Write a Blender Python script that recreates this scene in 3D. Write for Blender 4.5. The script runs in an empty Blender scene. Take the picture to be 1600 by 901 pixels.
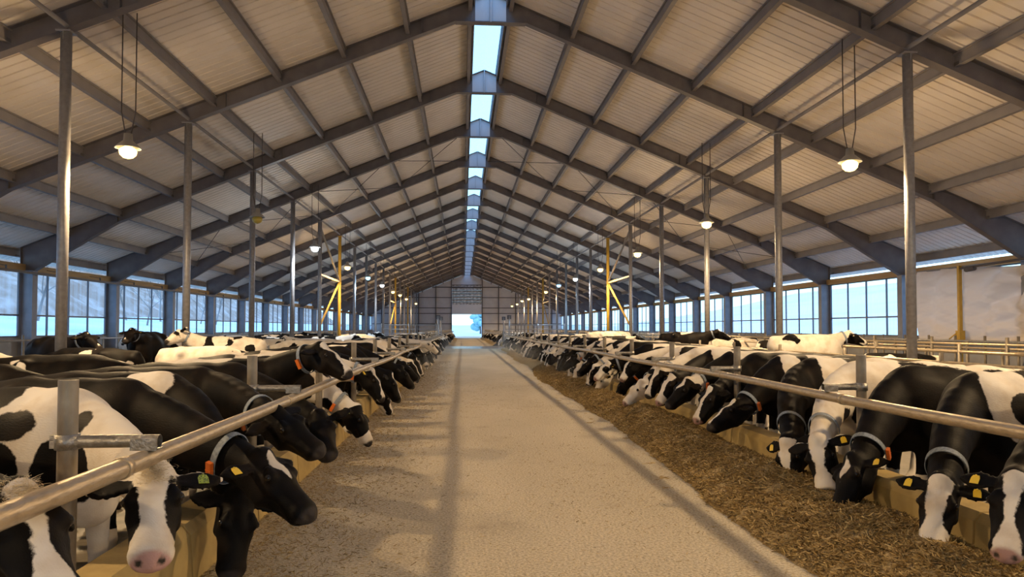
import bpy, math, random
import numpy as np
from mathutils import Vector, Matrix

# ------------------------------------------------------------------ camera, world, exposure
S = bpy.context.scene
COL = S.collection
FPX = 1155.0
YAW = math.atan(77.0 / FPX)          # turned a little to the right of the lane
PITCH = math.radians(1.7)
SHIFT_PX = 27.5
CAMZ = 1.6
cam_data = bpy.data.cameras.new('camera')
cam = bpy.data.objects.new('camera', cam_data)
COL.objects.link(cam)
cam_data.sensor_width = 36.0
cam_data.lens = 36.0 * FPX / 1600.0
cam_data.shift_y = SHIFT_PX / 1600.0
cam_data.clip_end = 1000
cam.location = (0, 0, CAMZ)
cam.rotation_euler = (math.pi / 2 + PITCH, 0, -YAW)
S.camera = cam
_R = np.array(cam.rotation_euler.to_matrix())

S.view_settings.view_transform = 'Standard'
S.view_settings.look = 'None'
S.view_settings.gamma = 1.0
S.view_settings.use_curve_mapping = False
S.view_settings.exposure = 0.95

SODIUM_W = 620.0
WHITE_W = 420.0
world = bpy.data.worlds.new('sky')
S.world = world
world.use_nodes = True
wn = world.node_tree.nodes
wl = world.node_tree.links
bg = wn['Background']
bg.inputs[1].default_value = 1.4
geo_n = wn.new('ShaderNodeNewGeometry')
sep_n = wn.new('ShaderNodeSeparateXYZ')
ramp_n = wn.new('ShaderNodeValToRGB')
tc_n = wn.new('ShaderNodeTexCoord')
wl.new(tc_n.outputs['Generated'], sep_n.inputs[0])
wl.new(sep_n.outputs['Z'], ramp_n.inputs[0])
ramp_n.color_ramp.elements[0].position = 0.0
ramp_n.color_ramp.elements[0].color = (0.52, 0.86, 1.0, 1)
ramp_n.color_ramp.elements[1].position = 0.45
ramp_n.color_ramp.elements[1].color = (0.38, 0.61, 1.0, 1)
wl.new(ramp_n.outputs[0], bg.inputs[0])


def pix_dir(px, py):
    c = np.array([(px - 800.0) / FPX, -(py - 450.5 - SHIFT_PX) / FPX, -1.0])
    return _R @ c


def at_y(px, py, Y):
    d = pix_dir(px, py)
    return np.array([0, 0, CAMZ]) + d * (Y / d[1])


def at_x(px, py, X):
    d = pix_dir(px, py)
    return np.array([0, 0, CAMZ]) + d * (X / d[0])


def at_z(px, py, Z):
    d = pix_dir(px, py)
    return np.array([0, 0, CAMZ]) + d * ((Z - CAMZ) / d[2])


# ------------------------------------------------------------------ the barn's measures
RX = 0.74            # ridge
HS = 15.5            # half span
XL, XR = RX - HS, RX + HS
SLOPE = 0.41
ZTOP = 10.65         # rafter top at the ridge
FRAME_Y = [13.8 + 6 * k for k in range(-4, 19)]
Y0, Y1 = FRAME_Y[0], FRAME_Y[-1]
POST_L, POST_R = -7.2, 8.69
LRAIL, RRAIL = -1.46, 3.26
LPOST, RPOST = -1.82, 3.56
ZRAIL = 1.05
GAP0, GAP1 = 57.5, 65.5
COWZ = -0.2


def ztop(x):
    return ZTOP - SLOPE * abs(x - RX)


# ------------------------------------------------------------------ helpers
def ordinal(n):
    w = ['zeroth', 'first', 'second', 'third', 'fourth', 'fifth', 'sixth', 'seventh', 'eighth', 'ninth', 'tenth',
         'eleventh', 'twelfth', 'thirteenth', 'fourteenth', 'fifteenth', 'sixteenth', 'seventeenth', 'eighteenth',
         'nineteenth', 'twentieth']
    if n <= 20:
        return w[n]
    t = {2: 'twenty', 3: 'thirty', 4: 'forty', 5: 'fifty'}[n // 10]
    if n % 10 == 0:
        return t[:-1] + 'ieth'
    return t + '-' + w[n % 10]


def tag(o, label=None, cat=None, group=None, kind=None):
    if label:
        o['label'] = label
    if cat:
        o['category'] = cat
    if group:
        o['group'] = group
    if kind:
        o['kind'] = kind
    return o


def empty(name, loc=(0, 0, 0), rz=0.0):
    o = bpy.data.objects.new(name, None)
    COL.objects.link(o)
    o.location = loc
    o.rotation_euler = (0, 0, rz)
    o.empty_display_size = 0.1
    return o


def copy_tree(o, parent=None):
    c = o.copy()
    COL.objects.link(c)
    if parent is not None:
        c.parent = parent
    for ch in list(o.children):
        copy_tree(ch, c)
    return c


class MB:
    """collects simple shapes and links them as one mesh"""

    def __init__(self):
        self.v, self.f, self.s = [], [], []

    def add(self, vs, fs, smooth=False):
        n = len(self.v)
        self.v += [tuple(map(float, p)) for p in vs]
        self.f += [tuple(i + n for i in q) for q in fs]
        self.s += [smooth] * len(fs)
        return self

    def box(self, x0, x1, y0, y1, z0, z1):
        vs = [(x, y, z) for x in (x0, x1) for y in (y0, y1) for z in (z0, z1)]
        return self.add(vs, [(0, 1, 3, 2), (4, 6, 7, 5), (0, 4, 5, 1), (2, 3, 7, 6), (0, 2, 6, 4), (1, 5, 7, 3)])

    def bar(self, p, q, w, h, up=(0, 0, 1)):
        """rectangular bar of width w (sideways) and height h (along up) from p to q"""
        p, q, up = Vector(p), Vector(q), Vector(up)
        d = (q - p).normalized()
        s = d.cross(up)
        if s.length < 1e-5:
            s = d.cross(Vector((1, 0, 0)))
        s.normalize()
        u = s.cross(d)
        vs = []
        for e in (p, q):
            for a, b in ((-1, -1), (1, -1), (1, 1), (-1, 1)):
                vs.append(e + s * (a * w / 2) + u * (b * h / 2))
        return self.add(vs, [(0, 3, 2, 1), (4, 5, 6, 7), (0, 1, 5, 4), (1, 2, 6, 5), (2, 3, 7, 6), (3, 0, 4, 7)])

    def prism(self, poly, d, axis):
        """poly: list of 3-D points, extruded by vector d"""
        n = len(poly)
        d = Vector(d)
        vs = [Vector(p) for p in poly] + [Vector(p) + d for p in poly]
        fs = [tuple(range(n))[::-1], tuple(range(n, 2 * n))]
        fs += [(i, (i + 1) % n, (i + 1) % n + n, i + n) for i in range(n)]
        return self.add(vs, fs)

    def tube(self, pts, r, n=12, caps=True, smooth=True, hollow=False):
        pts = [Vector(p) for p in pts]
        rs = r if isinstance(r, (list, tuple)) else [r] * len(pts)
        base = len(self.v)
        ref = None
        for i, p in enumerate(pts):
            a = pts[max(i - 1, 0)]
            b = pts[min(i + 1, len(pts) - 1)]
            d = (b - a).normalized()
            if ref is None:
                ref = d.cross(Vector((0, 0, 1)))
                if ref.length < 1e-3:
                    ref = Vector((1, 0, 0))
                ref.normalize()
            s = (ref - d * ref.dot(d)).normalized()
            ref = s
            u = d.cross(s)
            for k in range(n):
                t = 2 * math.pi * k / n
                self.v.append(tuple(p + (s * math.cos(t) + u * math.sin(t)) * rs[i]))
        for i in range(len(pts) - 1):
            for k in range(n):
                a = base + i * n + k
                b = base + i * n + (k + 1) % n
                self.f.append((a, b, b + n, a + n))
                self.s.append(smooth)
        if caps:
            self.f.append(tuple(base + k for k in range(n))[::-1])
            self.f.append(tuple(base + (len(pts) - 1) * n + k for k in range(n)))
            self.s += [False, False]
        return self

    def lathe(self, prof, centre=(0, 0, 0), n=20, smooth=True):
        cx, cy, cz = centre
        base = len(self.v)
        for r, z in prof:
            for k in range(n):
                t = 2 * math.pi * k / n
                self.v.append((cx + r * math.cos(t), cy + r * math.sin(t), cz + z))
        for i in range(len(prof) - 1):
            for k in range(n):
                a = base + i * n + k
                b = base + i * n + (k + 1) % n
                self.f.append((a, b, b + n, a + n))
                self.s.append(smooth)
        return self

    def mesh(self, name):
        me = bpy.data.meshes.new(name)
        me.from_pydata(self.v, [], self.f)
        me.polygons.foreach_set('use_smooth', self.s)
        me.update()
        return me

    def build(self, name, mat, parent=None, loc=None):
        me = self.mesh(name)
        if mat:
            me.materials.append(mat)
        o = bpy.data.objects.new(name, me)
        COL.objects.link(o)
        if parent is not None:
            o.parent = parent
        if loc is not None:
            o.location = loc
        return o


def np_mesh(name, V, F, mat, smooth=True):
    """V (n,3) array, F (m,4) or (m,3) array"""
    me = bpy.data.meshes.new(name)
    V = np.asarray(V, np.float32)
    F = np.asarray(F, np.int32)
    k = F.shape[1]
    me.vertices.add(len(V))
    me.vertices.foreach_set('co', V.ravel())
    me.loops.add(F.size)
    me.loops.foreach_set('vertex_index', F.ravel())
    me.polygons.add(len(F))
    me.polygons.foreach_set('loop_start', np.arange(0, F.size, k, dtype=np.int32))
    me.polygons.foreach_set('loop_total', np.full(len(F), k, np.int32))
    me.polygons.foreach_set('use_smooth', np.full(len(F), smooth, bool))
    me.update(calc_edges=True)
    me.validate()
    if mat:
        me.materials.append(mat)
    return me


def link_mesh(name, me, parent=None):
    o = bpy.data.objects.new(name, me)
    COL.objects.link(o)
    if parent is not None:
        o.parent = parent
    return o


# ------------------------------------------------------------------ materials
def mat(name, col, rough=0.6, metal=0.0, noise=None, bump=None, col2=None, emit=None, spec=0.5, stretch=None):
    """noise=(scale, detail, lo, hi): mixes col -> col2; bump=(scale, strength, distance)"""
    m = bpy.data.materials.new(name)
    m.use_nodes = True
    nt = m.node_tree
    b = nt.nodes['Principled BSDF']
    b.inputs['Base Color'].default_value = (*col, 1)
    b.inputs['Roughness'].default_value = rough
    b.inputs['Metallic'].default_value = metal
    b.inputs['Specular IOR Level'].default_value = spec
    if noise or bump:
        tc = nt.nodes.new('ShaderNodeTexCoord')
        src = tc.outputs['Object']
        if stretch:
            mp = nt.nodes.new('ShaderNodeMapping')
            mp.inputs['Scale'].default_value = stretch
            nt.links.new(src, mp.inputs[0])
            src = mp.outputs[0]
    if noise:
        n = nt.nodes.new('ShaderNodeTexNoise')
        n.inputs['Scale'].default_value = noise[0]
        n.inputs['Detail'].default_value = noise[1]
        nt.links.new(src, n.inputs['Vector'])
        r = nt.nodes.new('ShaderNodeValToRGB')
        r.color_ramp.elements[0].position = noise[2]
        r.color_ramp.elements[1].position = noise[3]
        r.color_ramp.elements[0].color = (*col, 1)
        r.color_ramp.elements[1].color = (*(col2 or col), 1)
        nt.links.new(n.outputs[0], r.inputs[0])
        nt.links.new(r.outputs[0], b.inputs['Base Color'])
    if bump:
        n2 = nt.nodes.new('ShaderNodeTexNoise')
        n2.inputs['Scale'].default_value = bump[0]
        n2.inputs['Detail'].default_value = 5
        nt.links.new(src, n2.inputs['Vector'])
        bp = nt.nodes.new('ShaderNodeBump')
        bp.inputs['Strength'].default_value = bump[1]
        bp.inputs['Distance'].default_value = bump[2]
        nt.links.new(n2.outputs[0], bp.inputs['Height'])
        nt.links.new(bp.outputs[0], b.inputs['Normal'])
    if emit:
        b.inputs['Emission Color'].default_value = (*emit[0], 1)
        b.inputs['Emission Strength'].default_value = emit[1]
    return m


M = {}
M['steel'] = mat('painted_frame_steel', (0.125, 0.11, 0.115), 0.55, 0.0, (3, 4, 0.35, 0.7), None, (0.165, 0.148, 0.15))
M['purlin'] = mat('painted_purlin_steel', (0.21, 0.19, 0.19), 0.6, 0.0, (2, 3, 0.35, 0.7), None, (0.26, 0.235, 0.22))
M['roof'] = mat('white_roof_sheet', (0.84, 0.77, 0.70), 0.55, 0.0, (1.2, 4, 0.3, 0.75), None, (0.74, 0.67, 0.60))
M['galv'] = mat('galvanised_pipe', (0.36, 0.35, 0.36), 0.45, 0.35, (12, 4, 0.3, 0.7), None, (0.27, 0.26, 0.26))
M['rail'] = mat('worn_rail_pipe', (0.52, 0.42, 0.29), 0.38, 0.55, (40, 5, 0.45, 0.70), (60, 0.4, 0.008), (0.40, 0.315, 0.21), stretch=(1, 0.35, 1))
M['railpost'] = mat('dirty_post_pipe', (0.33, 0.29, 0.23), 0.5, 0.4, (9, 5, 0.35, 0.65), (40, 0.3, 0.01), (0.16, 0.13, 0.10), stretch=(1, 1, 0.5))
M['bracket'] = mat('zinc_bracket', (0.42, 0.41, 0.40), 0.38, 0.7, (30, 4, 0.3, 0.7), (70, 0.4, 0.01), (0.24, 0.22, 0.19))
M['yellow'] = mat('yellow_painted_steel', (0.62, 0.40, 0.06), 0.5, 0.0, (5, 4, 0.3, 0.7), None, (0.5, 0.31, 0.05))
M['timber'] = mat('ochre_eave_timber', (0.50, 0.32, 0.13), 0.65, 0.0, (3, 4, 0.3, 0.7), None, (0.38, 0.24, 0.10), stretch=(4, 0.4, 4))
M['concrete'] = mat('lamp_tinted_concrete', (0.50, 0.37, 0.15), 0.85, 0.0, (4, 6, 0.3, 0.7), (30, 0.35, 0.01), (0.33, 0.24, 0.10))  # yellowish concrete, its colour deepened to carry the lamps' yellow light
M['slurry'] = mat('wet_slurry_concrete', (0.13, 0.11, 0.085), 0.55, 0.0, (2, 6, 0.3, 0.7), (12, 0.4, 0.02), (0.20, 0.17, 0.13))
M['lowwall'] = mat('low_wall_concrete', (0.36, 0.35, 0.34), 0.8, 0.0, (2, 5, 0.3, 0.7), (25, 0.2, 0.01), (0.27, 0.26, 0.25))
M['gable'] = mat('grey_wall_sheet', (0.68, 0.67, 0.70), 0.6, 0.0, (1.2, 4, 0.3, 0.7), None, (0.60, 0.59, 0.63))
M['girt'] = mat('gable_steel', (0.10, 0.095, 0.11), 0.6)
M['winframe'] = mat('window_bar', (0.13, 0.13, 0.15), 0.5)
M['wire'] = mat('wire', (0.10, 0.085, 0.08), 0.5, 0.5)
M['shade'] = mat('lamp_housing', (0.45, 0.44, 0.42), 0.4, 0.6)
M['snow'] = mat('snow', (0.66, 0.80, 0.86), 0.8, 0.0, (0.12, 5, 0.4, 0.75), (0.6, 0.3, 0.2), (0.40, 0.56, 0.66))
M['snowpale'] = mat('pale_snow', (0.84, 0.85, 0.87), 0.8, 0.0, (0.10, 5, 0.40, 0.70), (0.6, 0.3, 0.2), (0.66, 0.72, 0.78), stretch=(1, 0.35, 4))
M['brush'] = mat('winter_brush', (0.26, 0.165, 0.11), 0.9, 0.0, (0.35, 6, 0.45, 0.75), None, (0.50, 0.44, 0.40))
M['bark'] = mat('bare_bark', (0.17, 0.135, 0.115), 0.9)
M['hazecrown'] = mat('haze_tinted_crown', (0.24, 0.48, 0.52), 0.9, 0.0, (3, 4, 0.3, 0.7), None, (0.34, 0.58, 0.62))
M['tagyellow'] = mat('yellow_tag_plastic', (0.85, 0.58, 0.04), 0.45)
M['taggreen'] = mat('green_tag_plastic', (0.42, 0.50, 0.07), 0.45, 0.0, (160, 2, 0.48, 0.6), None, (0.06, 0.10, 0.03))
M['orange'] = mat('orange_transponder', (0.72, 0.17, 0.025), 0.45)
M['ink'] = mat('black_marking', (0.03, 0.02, 0.02), 0.6)
M['collar'] = mat('grey_blue_strap', (0.26, 0.31, 0.38), 0.7, 0.0, (60, 2, 0.4, 0.6), None, (0.17, 0.20, 0.26))
M['hair'] = mat('cream_hair', (0.66, 0.56, 0.40), 0.7)
M['eye'] = mat('dark_eye', (0.012, 0.008, 0.006), 0.08)
M['doorpanel'] = mat('white_door_panel', (0.80, 0.80, 0.84), 0.5)
M['shutter'] = mat('ribbed_silver_panel', (0.66, 0.68, 0.74), 0.4, 0.3, (2.2, 3, 0.42, 0.58), None, (0.26, 0.28, 0.34), stretch=(1, 1, 3))


def emission(name, col, strength):
    m = bpy.data.materials.new(name)
    m.use_nodes = True
    nt = m.node_tree
    nt.nodes.remove(nt.nodes['Principled BSDF'])
    e = nt.nodes.new('ShaderNodeEmission')
    e.inputs[0].default_value = (*col, 1)
    e.inputs[1].default_value = strength
    nt.links.new(e.outputs[0], nt.nodes['Material Output'].inputs[0])
    return m


SODIUM = (1.0, 0.69, 0.36)
M['bulb_sodium'] = emission('sodium_bulb', (1.0, 0.66, 0.20), 3.2)
M['bulb_white'] = emission('white_bulb', (0.80, 0.92, 1.0), 4)
M['bulb_blue'] = emission('cold_bulb', (0.25, 0.62, 1.0), 2.5)
M['bulb_off'] = mat('unlit_bulb', (0.55, 0.42, 0.08), 0.3)


def sheet_material(name, tint, clear, trans_col, streak=(6, 6, 0.2)):
    """thin see-through plastic film: part clear, part milky"""
    m = bpy.data.materials.new(name)
    m.use_nodes = True
    nt = m.node_tree
    nt.nodes.remove(nt.nodes['Principled BSDF'])
    t = nt.nodes.new('ShaderNodeBsdfTransparent')
    t.inputs[0].default_value = (*tint, 1)
    d = nt.nodes.new('ShaderNodeBsdfTranslucent')
    d.inputs[0].default_value = (*trans_col, 1)
    mix = nt.nodes.new('ShaderNodeMixShader')
    tc = nt.nodes.new('ShaderNodeTexCoord')
    mp = nt.nodes.new('ShaderNodeMapping')
    mp.inputs['Scale'].default_value = streak
    n = nt.nodes.new('ShaderNodeTexNoise')
    n.inputs['Scale'].default_value = 1.0
    n.inputs['Detail'].default_value = 4
    mr = nt.nodes.new('ShaderNodeMapRange')
    mr.inputs['From Min'].default_value = 0.3
    mr.inputs['From Max'].default_value = 0.7
    mr.inputs['To Min'].default_value = max(0.0, 1 - clear - 0.1)
    mr.inputs['To Max'].default_value = min(1.0, 1 - clear + 0.1)
    nt.links.new(tc.outputs['Object'], mp.inputs[0])
    nt.links.new(mp.outputs[0], n.inputs['Vector'])
    nt.links.new(n.outputs[0], mr.inputs[0])
    nt.links.new(mr.outputs[0], mix.inputs[0])
    nt.links.new(t.outputs[0], mix.inputs[1])
    nt.links.new(d.outputs[0], mix.inputs[2])
    nt.links.new(mix.outputs[0], nt.nodes['Material Output'].inputs[0])
    return m


M['film'] = sheet_material('window_film', (0.93, 0.97, 1.0), 0.92, (0.85, 0.88, 0.9))
M['ridgefilm'] = sheet_material('ridge_polycarbonate', (0.80, 0.92, 1.0), 0.85, (0.8, 0.9, 1.0))


def curtain_material():
    m = bpy.data.materials.new('cream_curtain')
    m.use_nodes = True
    nt = m.node_tree
    b = nt.nodes['Principled BSDF']
    b.inputs['Base Color'].default_value = (0.86, 0.78, 0.68, 1)
    b.inputs['Roughness'].default_value = 0.7
    t = nt.nodes.new('ShaderNodeBsdfTranslucent')
    t.inputs[0].default_value = (0.90, 0.80, 0.74, 1)
    mix = nt.nodes.new('ShaderNodeMixShader')
    mix.inputs[0].default_value = 0.4
    nt.links.new(b.outputs[0], mix.inputs[1])
    nt.links.new(t.outputs[0], mix.inputs[2])
    nt.links.new(mix.outputs[0], nt.nodes['Material Output'].inputs[0])
    return m


M['curtain'] = curtain_material()


def floor_material():
    m = bpy.data.materials.new('feed_lane_concrete')
    m.use_nodes = True
    nt = m.node_tree
    N, L = nt.nodes, nt.links
    b = N['Principled BSDF']
    tc = N.new('ShaderNodeTexCoord')

    def noise(scale, detail, stretch=None, rough=0.5):
        src = tc.outputs['Object']
        if stretch:
            mp = N.new('ShaderNodeMapping')
            mp.inputs['Scale'].default_value = stretch
            L.new(src, mp.inputs[0])
            src = mp.outputs[0]
        n = N.new('ShaderNodeTexNoise')
        n.inputs['Scale'].default_value = scale
        n.inputs['Detail'].default_value = detail
        n.inputs['Roughness'].default_value = rough
        L.new(src, n.inputs['Vector'])
        return n.outputs[0]

    def ramp(fac, stops):
        r = N.new('ShaderNodeValToRGB')
        e = r.color_ramp.elements
        while len(e) < len(stops):
            e.new(0.5)
        for k, (p, c) in enumerate(stops):
            e[k].position = p
            e[k].color = (*c, 1) if len(c) == 3 else c
        L.new(fac, r.inputs[0])
        return r.outputs[0]

    def mix(f, a, c, mode='MIX'):
        n = N.new('ShaderNodeMix')
        n.data_type = 'RGBA'
        n.blend_type = mode
        if isinstance(f, float):
            n.inputs[0].default_value = f
        else:
            L.new(f, n.inputs[0])
        L.new(a, n.inputs[6])
        L.new(c, n.inputs[7])
        return n.outputs[2]
    base = ramp(noise(0.55, 6, (1, 0.35, 1)), [(0.3, (0.43, 0.385, 0.30)), (0.7, (0.58, 0.53, 0.43))])
    grit = ramp(noise(48, 6, None, 0.75), [(0.38, (0.34, 0.30, 0.25)), (0.58, (1.10, 1.06, 1.0))])
    c = mix(0.85, base, grit, 'MULTIPLY')
    fleck = ramp(noise(75, 2, (1, 0.6, 1)), [(0.60, (0, 0, 0)), (0.68, (1, 1, 1))])
    straw = ramp(noise(9, 2), [(0.3, (0.62, 0.50, 0.28)), (0.7, (0.50, 0.40, 0.24))])
    c = mix(fleck, c, straw)
    dirt = ramp(noise(1.3, 7, None, 0.65), [(0.56, (0, 0, 0)), (0.75, (0.55, 0.55, 0.55))])
    darkc = ramp(noise(40, 3), [(0.3, (0.17, 0.13, 0.085)), (0.7, (0.28, 0.22, 0.15))])
    c = mix(dirt, c, darkc)
    L.new(c, b.inputs['Base Color'])
    b.inputs['Roughness'].default_value = 0.75
    bp = N.new('ShaderNodeBump')
    bp.inputs['Strength'].default_value = 0.4
    bp.inputs['Distance'].default_value = 0.010
    L.new(noise(45, 6, None, 0.7), bp.inputs['Height'])
    L.new(bp.outputs[0], b.inputs['Normal'])
    return m


M['lane'] = floor_material()
M['wet'] = mat('wet_alley_concrete', (0.30, 0.30, 0.30), 0.22, 0.0, (1.5, 5, 0.35, 0.7), (9, 0.15, 0.01), (0.22, 0.22, 0.22))
M['feed'] = mat('mixed_feed', (0.48, 0.35, 0.16), 0.9, 0.0, (34, 6, 0.36, 0.62), (55, 1.0, 0.03), (0.22, 0.15, 0.065))


def straw_material():
    m = bpy.data.materials.new('chopped_straw')
    m.use_nodes = True
    nt = m.node_tree
    b = nt.nodes['Principled BSDF']
    a = nt.nodes.new('ShaderNodeAttribute')
    a.attribute_name = 'tone'
    r = nt.nodes.new('ShaderNodeValToRGB')
    e = r.color_ramp.elements
    e[0].position, e[0].color = 0.0, (0.13, 0.085, 0.04, 1)
    e[1].position, e[1].color = 1.0, (0.66, 0.50, 0.23, 1)
    x = e.new(0.55)
    x.color = (0.34, 0.23, 0.085, 1)
    nt.links.new(a.outputs['Fac'], r.inputs[0])
    nt.links.new(r.outputs[0], b.inputs['Base Color'])
    b.inputs['Roughness'].default_value = 0.8
    return m


M['straw'] = straw_material()


def hide_material():
    """black and white cow hide; the mesh carries the drawn markings, the object its own seed and whiteness"""
    m = bpy.data.materials.new('cow_hide')
    m.use_nodes = True
    nt = m.node_tree
    N, L = nt.nodes, nt.links
    b = N['Principled BSDF']
    tc = N.new('ShaderNodeTexCoord')

    def attr(name, kind='GEOMETRY'):
        a = N.new('ShaderNodeAttribute')
        a.attribute_name = name
        a.attribute_type = kind
        return a.outputs['Fac']

    def math_(op, a, c=None):
        n = N.new('ShaderNodeMath')
        n.operation = op
        for i, v in enumerate((a, c)):
            if v is None:
                continue
            if isinstance(v, (int, float)):
                n.inputs[i].default_value = v
            else:
                L.new(v, n.inputs[i])
        return n.outputs[0]

    seed = attr('coat_seed', 'OBJECT')
    white = attr('coat_white', 'OBJECT')
    coat, body, muzz, hoof, pink = attr('coat'), attr('patch'), attr('muzzle'), attr('hoof'), attr('pink')
    cx = N.new('ShaderNodeCombineXYZ')
    L.new(math_('MULTIPLY', seed, 7.31), cx.inputs[0])
    L.new(math_('MULTIPLY', seed, 3.77), cx.inputs[1])
    L.new(math_('MULTIPLY', seed, 5.13), cx.inputs[2])
    va = N.new('ShaderNodeVectorMath')
    va.operation = 'ADD'
    L.new(tc.outputs['Object'], va.inputs[0])
    L.new(cx.outputs[0], va.inputs[1])
    n1 = N.new('ShaderNodeTexNoise')
    n1.inputs['Scale'].default_value = 1.9
    n1.inputs['Detail'].default_value = 2.5
    n1.inputs['Roughness'].default_value = 0.42
    L.new(va.outputs[0], n1.inputs['Vector'])
    pat = math_('MULTIPLY', math_('ADD', math_('SUBTRACT', n1.outputs[0], 0.5), white), 0.9)
    pat = math_('MULTIPLY', pat, body)
    n2 = N.new('ShaderNodeTexNoise')
    n2.inputs['Scale'].default_value = 9
    n2.inputs['Detail'].default_value = 9
    n2.inputs['Roughness'].default_value = 0.62
    L.new(tc.outputs['Object'], n2.inputs['Vector'])
    wob = math_('MULTIPLY', math_('SUBTRACT', n2.outputs[0], 0.5), 0.085)
    hw = math_('MULTIPLY', math_('SUBTRACT', 1.0, body), math_('MULTIPLY', white, 0.25))
    tot = math_('ADD', math_('ADD', coat, pat), math_('ADD', wob, hw))
    mr = N.new('ShaderNodeMapRange')
    mr.interpolation_type = 'SMOOTHSTEP'
    mr.inputs['From Min'].default_value = -0.006
    mr.inputs['From Max'].default_value = 0.006
    L.new(tot, mr.inputs[0])

    def mix(f, a, c):
        n = N.new('ShaderNodeMix')
        n.data_type = 'RGBA'
        L.new(f, n.inputs[0])
        for i, v in ((6, a), (7, c)):
            if isinstance(v, tuple):
                n.inputs[i].default_value = (*v, 1)
            else:
                L.new(v, n.inputs[i])
        return n.outputs[2]
    n3 = N.new('ShaderNodeTexNoise')
    n3.inputs['Scale'].default_value = 5
    n3.inputs['Detail'].default_value = 6
    L.new(tc.outputs['Object'], n3.inputs['Vector'])
    soil = N.new('ShaderNodeMapRange')
    soil.inputs['From Min'].default_value = 0.45
    soil.inputs['From Max'].default_value = 0.75
    L.new(n3.outputs[0], soil.inputs[0])
    wcol = mix(soil.outputs[0], (0.74, 0.69, 0.62), (0.55, 0.46, 0.36))
    bcol = mix(soil.outputs[0], (0.0045, 0.004, 0.0045), (0.016, 0.011, 0.008))
    c = mix(mr.outputs[0], bcol, wcol)
    mcol = mix(pink, (0.035, 0.03, 0.03), (0.50, 0.30, 0.27))
    c = mix(muzz, c, mcol)
    c = mix(hoof, c, (0.05, 0.04, 0.03))
    L.new(c, b.inputs['Base Color'])
    rr = N.new('ShaderNodeMapRange')
    rr.inputs['To Min'].default_value = 0.58
    rr.inputs['To Max'].default_value = 0.72
    L.new(mr.outputs[0], rr.inputs[0])
    L.new(rr.outputs[0], b.inputs['Roughness'])
    b.inputs['Specular IOR Level'].default_value = 0.09
    mp = N.new('ShaderNodeMapping')
    mp.inputs['Scale'].default_value = (40, 160, 120)
    L.new(tc.outputs['Object'], mp.inputs[0])
    n4 = N.new('ShaderNodeTexNoise')
    n4.inputs['Scale'].default_value = 1.0
    n4.inputs['Detail'].default_value = 3
    L.new(mp.outputs[0], n4.inputs['Vector'])
    bp = N.new('ShaderNodeBump')
    bp.inputs['Strength'].default_value = 0.30
    bp.inputs['Distance'].default_value = 0.006
    L.new(n4.outputs[0], bp.inputs['Height'])
    L.new(bp.outputs[0], b.inputs['Normal'])
    return m


M['hide'] = hide_material()

# ------------------------------------------------------------------ setting: floors, kerbs, roof, walls
def struct(o, label=None):
    o['kind'] = 'structure'
    if label:
        o['label'] = label
    return o


KL0, KL1 = -1.97, -1.70          # left kerb
KR0, KR1 = 3.44, 3.71            # right kerb
b = MB()
for y0, y1 in ((Y0, GAP0), (GAP1, Y1 + 30)):
    b.box(KL1, KR0, y0, y1, -0.4, 0)
struct(b.build('floor', M['lane']), 'sandy concrete feed lane running down the middle of the barn')
b = MB()
b.box(XL, XR, GAP0, GAP1, -0.4, -0.004)
struct(b.build('floor_crossing', M['wet']), 'wet concrete cross alley shining across the feed lane')
b = MB()
for y0, y1 in ((Y0, GAP0), (GAP1, Y1)):
    b.box(XL, KL1, y0, y1, -0.5, COWZ)
    b.box(KR0, XR, y0, y1, -0.5, COWZ)
struct(b.build('floor_stalls', M['slurry']), 'dirty concrete cow alleys on both sides of the lane')
for nm, a, c in (('left', KL0, KL1), ('right', KR0, KR1)):
    b = MB()
    for y0, y1 in ((Y0, GAP0 - 0.3), (GAP1 + 0.3, Y1 - 2)):
        y = y0
        while y < y1 - 0.1:
            e = min(y + 1.5, y1)
            # kerb block with a chamfered lane edge and a notch between blocks
            s = 1 if nm == 'left' else -1
            lane = c if s > 0 else a
            cow = a if s > 0 else c
            prof = [(cow, -0.3), (cow, 0.36), (lane - s * 0.05, 0.36), (lane, 0.30), (lane + s * 0.02, -0.02), (lane + s * 0.02, -0.3)]
            if s < 0:
                prof = prof[::-1]
            b.prism([(px, y + 0.012, pz) for px, pz in prof], (0, e - y - 0.024, 0), None)
            y = e
    struct(b.build('trim_%d' % (1 if nm == 'left' else 2), M['concrete']), 'yellowish concrete feed kerb tinted by painted lamplight along the %s side of the lane' % nm)

# roof sheets, ribbed from ridge to eave; slot left open along the ridge
def roof_side(sgn):
    prof = []
    y = Y0
    while y < Y1:
        prof += [(y, 0.0), (y + 0.245, 0.0), (y + 0.252, 0.05), (y + 0.293, 0.05)]
        y += 0.30
    prof.append((Y1, 0.0))
    xs = [RX + sgn * 0.42, RX + sgn * (HS + 0.9)]
    n = len(prof)
    V = []
    for x in xs:
        for y, dz in prof:
            V.append((x, y, ztop(x) + 0.02 + dz))
    for x in xs:
        for y, dz in prof:
            V.append((x, y, ztop(x) + 0.16 + dz))
    F = []
    for i in range(n - 1):
        F.append((i, i + 1, n + i + 1, n + i))
        F.append((2 * n + i, 3 * n + i, 3 * n + i + 1, 2 * n + i + 1))
        F.append((i, 2 * n + i, 2 * n + i + 1, i + 1))
        F.append((n + i, n + i + 1, 3 * n + i + 1, 3 * n + i))
    F = [q[::-1] if sgn > 0 else q for q in F]
    return np_mesh('ceiling', V, F, M['roof'], smooth=False)


struct(link_mesh('ceiling_left', roof_side(-1)), 'ribbed white roof sheets sloping down to the left')
struct(link_mesh('ceiling_right', roof_side(1)), 'ribbed white roof sheets sloping down to the right')

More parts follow.
